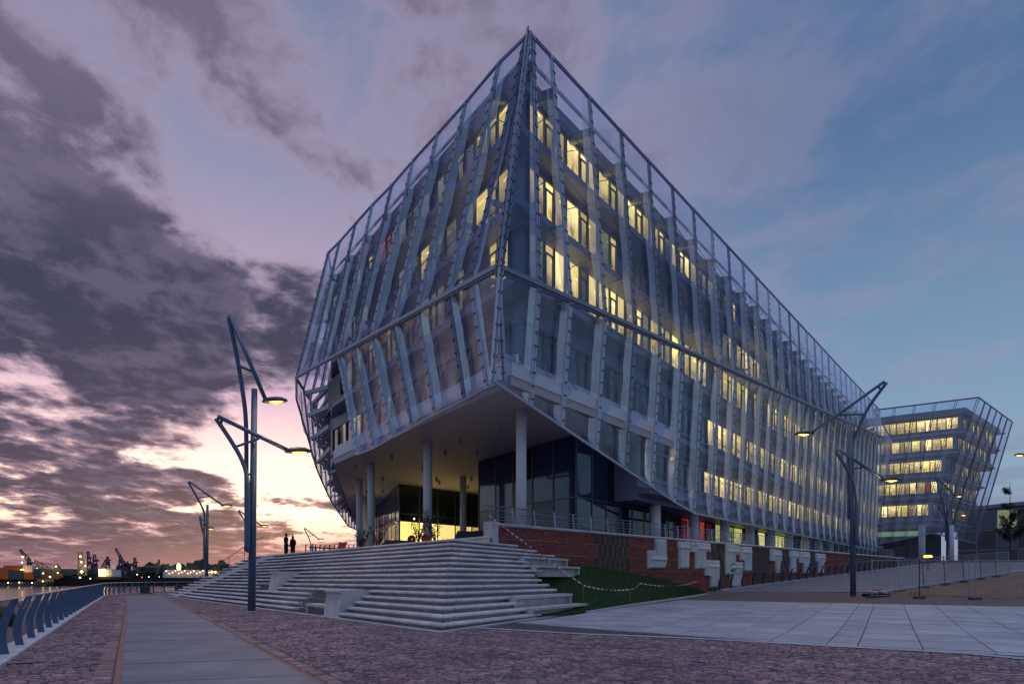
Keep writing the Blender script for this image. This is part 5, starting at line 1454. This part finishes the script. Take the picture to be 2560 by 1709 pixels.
# ------------------------------------------------------------------ barrier tape and stakes
tp_ = thing('barrier_tape', (-1, 27, 4.3), 'red and white barrier tape hanging from the wall end across the grass to wooden stakes', 'barrier tape')
A_ = W0 + Vector((-.35, -.25, .0)); A_.z = WT + .35
SK1 = on_ground(1458, 1511); 
def stake(px, py, dd, h, label):
    p = at(px, py, dd); t_ = thing('wooden_stake', p, label, 'stake', 'wooden stakes holding the tape'); b = MB(); b.beam(p - Vector((0, 0, .15)), p + Vector((.01, 0, h)), .035, .035, (1, 0, 0)); b.build('shaft', M['wood'], t_)
    b = MB(); b.beam(p + Vector((.01, 0, h)), p + Vector((.012, 0, h + .03)), .045, .045, (1, 0, 0)); b.build('knot', M['tape_red'], t_); return p + Vector((.01, 0, h))
s1 = stake(1458, 1509, 28.0, .86, 'wooden stake at the grass edge where the red and white tape bends')
s2 = stake(1575, 1500, 30.5, .55, 'thin stake halfway along the grass holding up the tape')
s3 = W0 + UW * 19.7 + NW * .15; s3.z = 1.32
tps = [(A_, s1, .05, 40), (s1, s2, .12, 22), (s2, Vector((7.4, 35.6, 1.25)), .08, 10), (Vector((7.4, 35.6, 1.25)), s3, .25, 30)]
bR, bW = MB(), MB(); cnt = 0
for a, c, sag, m in tps:
    for i in range(m):
        pts = []
        for f in (i / m, (i + 1) / m):
            p = a.lerp(c, f) - Vector((0, 0, sag * 4 * f * (1 - f))); tw = math.sin(f * 9) * .9
            pts.append((p, Vector((0, math.sin(tw) * .028, math.cos(tw) * .028))))
        (bR if (cnt // 1) % 2 else bW).quad(pts[0][0] - pts[0][1], pts[1][0] - pts[1][1], pts[1][0] + pts[1][1], pts[0][0] + pts[0][1]); cnt += 1
bR.build('red_stripe', M['tape_red'], tp_, kind='stuff'); bW.build('white_stripe', M['tape_white'], tp_, kind='stuff')
tb = thing('tape_bundle', gp(2190, 1490), 'crumpled bundle of red and white tape on a dark fence foot by the ramp lamp', 'barrier tape')
p = gp(2190, 1490); b = MB(); b.box((p.x, p.y, p.z + .09), (1.5, .5, .18), .1); b.build('foot_block', M['rubber'], tb)
for k, mm in enumerate(('tape_red', 'tape_white')):
    b = MB(); rr = random.Random(k); pts = [p + Vector((rr.uniform(-.4, .6), rr.uniform(-.3, .2), .2 + rr.uniform(0, .25))) for _ in range(12)]; b.tube(pts, .03, 4); b.build('tape_strand', M[mm], tb)

# ------------------------------------------------------------------ people
def person(loc, h, face, label, coat, wide=1.0, hair=False):
    t_ = thing('person', loc, label, 'person')
    o = Vector(loc); fx = Vector((math.cos(face), math.sin(face), 0)); sx = Vector((-fx.y, fx.x, 0)); k = h / 1.8
    J = {'pel': (0, 0, .95, .145), 'spn': (.01, 0, 1.18, .15), 'chs': (0, 0, 1.38, .165), 'nck': (.01, 0, 1.53, .06), 'hd0': (.02, 0, 1.62, .085), 'hd1': (.025, 0, 1.73, .085),
         'hl': (0, .095, .88, .10), 'kl': (.03, .11, .50, .075), 'al': (0, .12, .08, .055), 'fl': (.14, .13, .04, .045), 'hr': (0, -.095, .88, .10), 'kr': (.0, -.11, .50, .075), 'ar': (-.03, -.12, .08, .055), 'fr': (.11, -.13, .04, .045),
         'sl': (0, .20, 1.44, .075), 'el': (-.03, .27, 1.16, .055), 'wl': (.10, .22, .93, .04), 'gl': (.15, .19, .84, .04), 'sr': (0, -.20, 1.44, .075), 'er': (-.04, -.27, 1.16, .055), 'wr': (.06, -.24, .92, .04), 'gr': (.10, -.23, .83, .04)}
    E = [('pel', 'spn'), ('spn', 'chs'), ('chs', 'nck'), ('nck', 'hd0'), ('hd0', 'hd1'), ('pel', 'hl'), ('hl', 'kl'), ('kl', 'al'), ('al', 'fl'), ('pel', 'hr'), ('hr', 'kr'), ('kr', 'ar'), ('ar', 'fr'), ('chs', 'sl'), ('sl', 'el'), ('el', 'wl'), ('wl', 'gl'), ('chs', 'sr'), ('sr', 'er'), ('er', 'wr'), ('wr', 'gr')]
    names = list(J); me = bpy.data.meshes.new('body')
    me.from_pydata([tuple((fx * J[n][0] + sx * J[n][1] * wide) * k + Vector((0, 0, J[n][2] * k))) for n in names], [(names.index(a), names.index(c)) for a, c in E], [])
    me.materials.append(M['black']); bo = link(bpy.data.objects.new('body', me)); bo.parent = t_
    md = bo.modifiers.new('skin', 'SKIN'); sv = me.skin_vertices[0].data
    for i, n in enumerate(names): sv[i].radius = (J[n][3] * k * wide * (1.08 if coat else 1), J[n][3] * k * .85); sv[i].use_root = (n == 'pel')
    ss = bo.modifiers.new('sub', 'SUBSURF'); ss.levels = ss.render_levels = 2
    b = MB(); hc = o + fx * .03 * k + Vector((0, 0, 1.69 * k)); b.ell(tuple(hc), (.088 * k, .085 * k, .115 * k), 12, 9); b.build('face', M['skin'], t_, True)
    b = MB(); b.ell(tuple(hc - fx * .02 + Vector((0, 0, .035 * k))), (.098 * k, .098 * k, .10 * k), 12, 8)
    if hair: b.ell(tuple(hc - fx * .06 - Vector((0, 0, .08 * k))), (.08 * k, .11 * k, .17 * k), 10, 7)
    b.build('hair', M['hair'], t_, True)
    b = MB(); b.ell(tuple(hc + fx * .088 * k - Vector((0, 0, .01))), (.02 * k, .014 * k, .025 * k), 6, 4); b.build('nose', M['skin'], t_)
    b = MB(); n_ = 14
    prof = [(.20, .62), (.205, .80), (.175, 1.02), (.195, 1.22), (.215, 1.40), (.12, 1.51)] if coat else [(.17, .82), (.165, 1.02), (.18, 1.22), (.205, 1.42), (.11, 1.50)]
    rings = [[o + fx * math.cos(2 * math.pi * q / n_) * r_ * .72 * k + sx * math.sin(2 * math.pi * q / n_) * r_ * wide * k + Vector((0, 0, z * k)) for q in range(n_)] for r_, z in prof]
    b.add([p for ring in rings for p in ring], [(i * n_ + q, i * n_ + (q + 1) % n_, (i + 1) * n_ + (q + 1) % n_, (i + 1) * n_ + q) for i in range(len(prof) - 1) for q in range(n_)] + [tuple(range(n_ - 1, -1, -1))]); b.build('coat', M['black'], t_, True)
p = at(715, HY, 47.4); person((p.x, p.y, 3.18), 1.80, 0.2, 'taller person in dark clothes standing on the terrace at the top of the steps', True, 1.42)
p = at(732, HY, 48.0); person((p.x, p.y, 3.18), 1.68, 2.9, 'shorter person with longer hair and a dark coat facing the taller one', True, 1.3, True)

# ------------------------------------------------------------------ terrace furniture and plants
def shrub(loc, h, wd, label, leafm='leaf_dark', n=420, seed=1, pot=True, group=None):
    t_ = thing('potted_shrub' if pot else 'young_tree', loc, label, 'plant' if pot else 'tree', group); r_ = random.Random(seed); o = Vector(loc)
    if pot: b = MB(); b.lathe(loc, [(.22, 0), (.30, .5), (.26, .5), (.24, .42)], 12); b.build('planter', M['pot'], t_)
    b = MB(); tips = []
    base = o + Vector((0, 0, .42 if pot else 0))
    for i in range(9 if pot else 22):
        a = r_.uniform(0, 6.28); z0 = 0 if pot else r_.uniform(.25, .9) * h
        s0 = base + Vector((0, 0, z0)); ln = (h - .4) * r_.uniform(.55, 1) if pot else wd * r_.uniform(.5, 1) * (1.25 - z0 / h)
        tip = s0 + Vector((math.cos(a) * wd * .5 * (1 if pot else ln / wd * 1.2), math.sin(a) * wd * .5 * (1 if pot else ln / wd * 1.2), ln if pot else ln * .55))
        b.tube([s0, s0.lerp(tip, .5) + Vector((0, 0, .1)), tip], [.018, .014, .006] if pot else [.05, .03, .01], 5); tips.append((s0, tip))
    if not pot: b.tube([base, base + Vector((0, 0, h))], [.11, .03], 8)
    b.build('stem' if pot else 'trunk', M['bark'], t_)
    b = MB()
    for _ in range(n):
        s0, tip = r_.choice(tips); p = s0.lerp(tip, r_.uniform(.25, 1.05)) + Vector((r_.gauss(0, .07), r_.gauss(0, .07), r_.gauss(0, .06))) * (1 if pot else 3)
        a = Vector((r_.gauss(0, 1), r_.gauss(0, 1), r_.gauss(0, .7))).normalized(); c = a.cross(Vector((r_.gauss(0, 1), r_.gauss(0, 1), r_.gauss(0, 1)))).normalized(); s_ = r_.uniform(.05, .10) * (1 if pot else 2.0)
        b.add([p - a * s_, p + c * s_ * .35, p + a * s_, p - c * s_ * .35], [(0, 1, 2, 3)])
    b.build('foliage' if pot else 'crown', M[leafm], t_)
for i, (px, d, h, wd, lab) in enumerate(((905, 43.5, 2.0, 1.1, 'leafy shrub in a planter at the foot of the left pair of columns'), (946, 42.8, 2.3, 1.1, 'tall shrub in a planter just right of the second column'),
                                       (1046, 38, 2.6, 1.0, 'bushy shrub in a planter left of the middle column'), (1087, 37.2, 2.6, 1.1, 'bushy shrub in a planter right of the middle column'))):
    p = at(px, HY, d); shrub((p.x, p.y, 3.18), h, wd, lab, seed=i + 3, group='potted shrubs on the terrace')
p = at(2525, HY, 95); shrub((p.x, p.y, 3.9), 12.5, 4.6, 'slender leafy young tree in front of the dark glass block', 'leaf_dark', 4200, 9, False)
def lounge(loc, label, rz=0, s=1.0):
    t_ = thing('lounge_chair', loc, label, 'chair', 'red lounge chairs on the terrace'); x, y, z = loc; u = Vector((math.cos(rz), math.sin(rz), 0)); v = Vector((-u.y, u.x, 0)); o = Vector(loc)
    pts = [(-.75, .25), (-.35, .34), (.05, .28), (.3, .42), (.62, 1.0)]
    b = MB(); rows = []
    for w_ in (-.35, -.2, 0, .2, .35): rows.append([o + u * a * s + v * w_ * s + Vector((0, 0, (c_ - .05 * (1 - abs(w_) / .35)) * s)) for a, c_ in pts])
    b.grid(rows); b.grid([[p - Vector((0, 0, .05)) for p in r_] for r_ in reversed(rows)]); b.build('seat', M['red'], t_, True)
    for w_ in (-.3, .3):
        for a in (-.5, .3):
            b = MB(); q = o + u * a * s + v * w_ * s; b.tube([q, q + Vector((0, 0, .32 * s))], .02, 5); b.build('leg', M['galv'], t_)
def disc_chair(loc, label, s=1.0):
    t_ = thing('round_chair', loc, label, 'chair', 'round red chairs by the columns'); o = Vector(loc)
    b = MB(); b.lathe(tuple(o + Vector((0, 0, .02))), [(.3, 0), (.28, .03), (.05, .06), (.05, .4)], 12); b.build('pedestal', M['galv'], t_)
    b = MB(); rings = []; n_ = 14
    for r_, dp in ((.03, .0), (.14, .03), (.22, .07), (.26, .12), (.24, .13), (.2, .07), (.03, .04)): rings.append([o + Vector((math.cos(2 * math.pi * q / n_) * r_, -dp + .15, (.66 + math.sin(2 * math.pi * q / n_) * r_))) for q in range(n_)])
    b.add([p for ring in rings for p in ring], [(i * n_ + q, i * n_ + (q + 1) % n_, (i + 1) * n_ + (q + 1) % n_, (i + 1) * n_ + q) for i in range(6) for q in range(n_)]); b.build('shell', M['red'], t_, True)
for px, d, lab in ((1029, 36.5, 'round red chair between the shrub and the middle column'), (1063, 35.8, 'round red chair at the foot of the middle column')):
    p = at(px, HY, d); disc_chair((p.x, p.y, 3.18), lab)
p = at(893, HY, 41); lounge((p.x, p.y, 3.18), 'red lounge chair at the left columns near the terrace edge', .3)
p = at(845, HY, 44); lounge((p.x, p.y, 3.18), 'dark-lit red lounge chair by the far terrace railing', 1.2)
def cover(loc, size, label, seed):
    t_ = thing('covered_table', loc, label, 'table', 'furniture under black covers'); r_ = random.Random(seed); b = MB(); rows = []
    for j in range(7):
        row = []
        for i in range(11):
            x_, y_ = i / 10 - .5, j / 6 - .5; e = max(abs(x_), abs(y_)) * 2; z = size[2] * (1 - .15 * r_.random()) * (1 if e < .82 else .0 if e > .99 else .6)
            row.append((loc[0] + x_ * size[0], loc[1] + y_ * size[1], loc[2] + z))
        rows.append(row)
    b.grid(rows); b.build('cover', M['black'], t_, True)
    b = MB(); b.box((loc[0], loc[1], loc[2] + size[2] * .35), (size[0] * .7, size[1] * .7, size[2] * .6)); b.build('table', M['steel_dark'], t_)
p = at(1000, HY, 34); cover((p.x, p.y, 3.18), (2.0, .9, .46), 'stacked furniture under a black cover at the terrace edge left of the middle column', 1)
p = at(1180, HY, 33.5); cover((p.x, p.y, 3.62), (1.9, .9, .5), 'dark covered furniture on the upper steps left of the brick wall', 2)
p = at(975, HY, 37); cover((p.x, p.y, 3.18), (1.0, .8, .5), 'small covered table beside the tall shrub', 3)
trl = thing('deck_railing', (-15.8, 46, 3.18), 'dark railing at the left end of the terrace behind the two people', 'railing')
a, c = at(762, HY, 50), at(905, HY, 50)
for h in (.3, .6, 1.1): b = MB(); b.tube([(a.x, a.y, 3.18 + h), (c.x, c.y, 3.18 + h)], .025, 5); b.build('rail_bar', M['steel_dark'], trl)
for i in range(13): p = a.lerp(c, i / 12); b = MB(); b.beam((p.x, p.y, 3.1), (p.x + .1, p.y, 4.28), .04, .08, (1, 0, 0)); b.build('rail_post', M['steel_dark'], trl)
for px, d, lab in ((790, 47, 'low dark table by the far railing, closest to the two people'), (808, 47.5, 'low dark table by the far railing, middle of three'), (825, 48, 'low dark table by the far railing, closest to the columns')):
    p = at(px, HY, d); t_ = thing('terrace_table', (p.x, p.y, 3.18), lab, 'table', 'low dark tables by the railing')
    b = MB(); b.box((p.x, p.y, 3.88), (.85, .85, .05)); b.build('table_top', M['steel_dark'], t_); b = MB(); b.tube([(p.x, p.y, 3.18), (p.x, p.y, 3.86)], .05, 8); b.box((p.x, p.y, 3.2), (.5, .5, .03)); b.build('pedestal', M['steel_dark'], t_)
# added point lamps standing in for room light spilling under the soffit
for p, e in (((-7.6, 60.5, 7.6), 55), ((-14.2, 65, 7.4), 55), ((-4.0, 62.5, 7.0), 45)):
    ld = bpy.data.lights.new('room_spill_fill', 'POINT'); ld.energy = e; ld.color = (1, .74, .30); ld.shadow_soft_size = .06
    lo = link(bpy.data.objects.new('room_spill_fill', ld)); lo.location = p

# ------------------------------------------------------------------ the harbour across the river
HD = 400.0
def H(px, py, d=HD): return at(px, py, d)
hs = MB(); rows = []; r_ = random.Random(6)
for j, (d, z) in enumerate(((362, -3), (362.5, .3), (380, .8), (1200, 1.0), (3500, 1.0))):
    rows.append([((px - CX) / F * d, d, z) for px in range(-900, 1300, 100)])
hs.grid(rows); structure(hs, 'far_shore', M['shore'])
b = MB()
for i in range(150):
    px = r_.uniform(-700, 640); d = r_.uniform(420, 520); h = r_.uniform(4, 9) * (1.4 if 300 < px < 560 else .9)
    p = at(px, HY, d); b.ell((p.x, p.y, 1 + h * .5), (r_.uniform(4, 10), 5, h * .62), 8, 6, .22)
b.build('far_trees', M['leaf_dark'], kind='stuff')
def box_px(mb, px0, px1, py0, py1, d, dep=8):
    a, c = at(px0, py0, d), at(px1, py1, d); mb.box(((a.x + c.x) / 2, d + dep / 2, (a.z + c.z) / 2), (abs(c.x - a.x), dep, abs(a.z - c.z)))
def glow(name_root, pts, m_, rad=.5):
    for px, py, d, k in pts: b = MB(); p = at(px, py, d); b.ell(tuple(p), (rad * k * .55,) * 3, 8, 5); b.build('light', M[m_], name_root)
dk = thing('dock_works', at(35, HY, 350), 'orange floodlit dock works with sheds at the far left across the river', 'building')
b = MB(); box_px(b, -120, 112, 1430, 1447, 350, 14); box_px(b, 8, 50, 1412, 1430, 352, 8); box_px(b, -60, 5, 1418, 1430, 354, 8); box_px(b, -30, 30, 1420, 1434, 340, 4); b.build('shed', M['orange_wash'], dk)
b = MB(); box_px(b, 20, 45, 1424, 1447, 338, 4); box_px(b, 84, 104, 1420, 1447, 345, 4); box_px(b, -80, -30, 1424, 1447, 338, 4); b.build('dark_shed', M['shed'], dk)
b = MB(); box_px(b, 57, 80, 1412, 1429, 349, 6); b.build('white_hall', M['ship_white'], dk)
b = MB(); box_px(b, -130, 120, 1447, 1463, 361, 14); b.build('quay_wall', M['hull'], dk)
b = MB()
for i in range(26):
    px = r_.uniform(-60, 112); h = r_.uniform(4, 12); b.beam(at(px, 1440, 347), at(px, 1440 - h, 347), .4, .4, (1, 0, 0))
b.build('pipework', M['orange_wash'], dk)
glow(dk, [(8, 1427, 346, 2.0), (55, 1425, 346, 2.2), (24, 1428, 346, 1.2), (-40, 1430, 346, 1.6), (92, 1421, 347, 1)], 'harbour_orange', .7)
glow(dk, [(57, 1391, 348, 1.3), (50, 1432, 345, 1.2), (38, 1434, 345, 1), (108, 1432, 345, .9)], 'harbour_yellow', .7)
glow(dk, [(55, 1405, 348, 1), (125, 1441, 345, 1.2), (144, 1431, 345, .8)], 'harbour_white', .6)
bg_ = thing('moored_barge', at(70, 1457, 335), 'low dark barge with yellow lamps moored below the dock works', 'boat')
b = MB(); p = [(-10, 1454), (120, 1453), (116, 1463), (0, 1464)]
v = [at(x, y, 334) for x, y in p]; v2 = [q + Vector((0, 5, 0)) for q in v]; b.add(v + v2, [(0, 1, 2, 3), (7, 6, 5, 4), (0, 4, 5, 1), (1, 5, 6, 2), (2, 6, 7, 3), (3, 7, 4, 0)]); b.build('hull', M['steel_dark'], bg_)
b = MB(); box_px(b, 92, 121, 1447, 1454, 335, 4); b.build('cabin', M['crane_yellow'], bg_)
glow(bg_, [(20, 1456, 333, .8), (48, 1455, 333, 1), (80, 1456, 333, .7), (107, 1452, 333, .9)], 'harbour_yellow', .6)
def lattice(mb, a, c, w0, w1, n=7, t=.35):
    """lattice boom between two points"""
    a, c = Vector(a), Vector(c); d = (c - a).normalized(); s_ = d.cross(Vector((0, 1, 0))).normalized()
    for k in (-1, 1): mb.beam(a + s_ * w0 * k / 2, c + s_ * w1 * k / 2, t, t, (0, 1, 0))
    for i in range(n):
        f0, f1 = i / n, (i + 1) / n; k = 1 if i % 2 else -1
        mb.beam(a.lerp(c, f0) + s_ * lerp(w0, w1, f0) * k / 2, a.lerp(c, f1) - s_ * lerp(w0, w1, f1) * k / 2, t * .7, t * .7, (0, 1, 0))
def crane(label, d, base, top, jib=None, w=2.2, col='crane', cab=True):
    t_ = thing('harbour_crane', at(base[0], HY, d), label, 'crane', 'cranes on the far shore'); b = MB(); lattice(b, at(*base, d), at(*top, d), w * 1.5, w * .5, 9, .55); b.build('tower', M[col], t_)
    if cab:
        m = at(*base, d).lerp(at(*top, d), .42); b = MB(); b.box(tuple(m), (w * .95, w, w * 1.2)); b.build('cabin', M[col], t_)
        m = at(*base, d).lerp(at(*top, d), .68); b = MB(); b.box(tuple(m + Vector((w * .4, 0, 0))), (w * .9, w, w * .5)); b.build('counterweight', M[col], t_)
    if jib: b = MB(); lattice(b, at(*jib[0], d), at(*jib[1], d), w, w * .4, 8, .45); b.build('jib', M[col], t_)
    return t_
crane('slewing crane with a thin raised jib above the floodlit dock works', 360, (74, 1430), (72, 1395), ((74, 1402), (50, 1373)))
c2 = thing('heavy_lift_crane', at(115, HY, 352), 'pale heavy-lift derrick with a long slanting boom and square mast', 'crane'); b = MB(); lattice(b, at(140, 1434, 352), at(85, 1402, 352), 3, 1.6, 9, .6); b.build('boom', M['crane_yellow'], c2)
b = MB(); v = [at(x, y, 352) for x, y in ((131, 1438), (142, 1438), (143, 1412), (136, 1412))]; v2 = [q + Vector((0, 2.5, 0)) for q in v]; b.add(v + v2, [(0, 1, 2, 3), (7, 6, 5, 4), (0, 4, 5, 1), (1, 5, 6, 2), (2, 6, 7, 3), (3, 7, 4, 0)]); b.build('mast', M['crane_yellow'], c2)
b = MB(); b.tube([at(86, 1402, 352), at(137, 1412, 352)], .2, 4); b.tube([at(137, 1412, 352), at(143, 1408, 352), at(152, 1420, 352)], .3, 4); b.build('stay_cable', M['crane'], c2); glow(c2, [(140, 1415, 350, 1)], 'harbour_yellow', .8)
c3 = crane('yellow floodlit crane tower, the brightest on the far shore', 365, (206, 1438), (200, 1379), None, 3.4, 'crane_yellow', False); glow(c3, [(201, 1390, 362, 1), (203, 1404, 362, .9), (204, 1428, 362, 1.5), (213, 1414, 362, .7)], 'harbour_yellow', .9)
crane('tall thin crane with upright jib right of the floodlit tower', 420, (225, 1428), (220, 1377), None, 2.0); crane('dark pyramid crane between the floodlit tower and the white ship', 410, (237, 1433), (236, 1385), None, 2.6)
crane('short slanting crane left of the white ship', 430, (258, 1422), (265, 1399), None, 2.2, cab=False); crane('dark crane mast above the white ship', 420, (270, 1420), (269, 1390), None, 2.0)
crane('dark crane with a long jib leaning to the left', 400, (301, 1438), (301, 1387), ((312, 1412), (289, 1370)), 2.2); crane('thick dark crane right of the long-jib crane', 400, (317, 1430), (315, 1402), None, 4.0); crane('lone dark crane farthest right in the crane row', 400, (338, 1430), (337, 1393), None, 1.9)
crane('thin mast of the middle distance, left of the pair', 520, (392, 1425), (392, 1406), None, 1.8, cab=False); crane('thin mast of the middle distance, taller of the pair', 520, (397, 1425), (397, 1398), None, 1.6, cab=False)
crane('faint small crane leaning left behind the row of tanks', 560, (490, 1424), (486, 1409), None, 1.4, cab=False); crane('faint small crane leaning right behind the row of tanks', 560, (500, 1424), (503, 1408), None, 1.4, cab=False)
sp = thing('white_ship', at(262, HY, 360), 'white ship with lit decks moored between the cranes', 'ship'); b = MB(); box_px(b, 247, 281, 1423, 1440, 360, 8); box_px(b, 251, 268, 1419, 1423, 361, 6); b.build('superstructure', M['ship_white'], sp)
b = MB(); box_px(b, 240, 300, 1440, 1447, 359, 10); b.build('hull', M['hull'], sp); b = MB(); b.tube([at(265, 1420, 360), at(265, 1408, 360)], .3, 5); b.build('mast', M['crane'], sp)
glow(sp, [(248 + (i % 5) * 3.6, 1424 + (i // 5) * 4.5, 358, .8) for i in range(20)], 'harbour_yellow', .75)
q_ = thing('harbour_quay', at(300, HY, 350), 'long dark quay wall running along the far shore', 'quay'); b = MB(); box_px(b, 118, 620, 1443, 1463, 361, 8); b.build('wall', M['shore'], q_)
b = MB(); box_px(b, 150, 176, 1421, 1436, 520, 20); box_px(b, 370, 415, 1423, 1434, 520, 20); b.build('shed', M['shed'], q_)
glow(q_, [(200, 1443, 344, 1.2), (226, 1445, 344, .8), (343, 1435, 345, .7), (372, 1441, 344, .6), (398, 1441, 344, .4)], 'harbour_white', .6); glow(q_, [(355, 1442, 344, .8)], 'harbour_red', .6)
tk = thing('tank_farm', at(470, HY, 430), 'row of lamp-lit storage tanks with a block building and yellow sign tower', 'industrial plant'); b = MB(); box_px(b, 423, 444, 1414, 1427, 440, 12); box_px(b, 380, 420, 1424, 1436, 450, 12); b.build('block', M['shed'], tk)
for i in range(8):
    p = at(420 + i * 15, 1432, 425); b = MB(); b.lathe((p.x, p.y, 1), [(3.2, 0), (3.2, 4.5), (2.2, 6.2), (.2, 6.8)], 10); b.build('tank', M['ship_white'], tk)
glow(tk, [(416 + i * 7.6, 1426 + (i * 5 % 3) * 3.4, 420, .75) for i in range(15)], 'harbour_orange', .7); b = MB(); p = at(447, 1416, 430); b.ell(tuple(p), (1.4, 1.0, 2.6), 10, 6); b.build('sign', M['harbour_yellow'], tk)
glow(tk, [(530, 1429, 420, 1.6), (538, 1429, 420, 1.6), (545, 1430, 420, 1)], 'harbour_orange', .8)
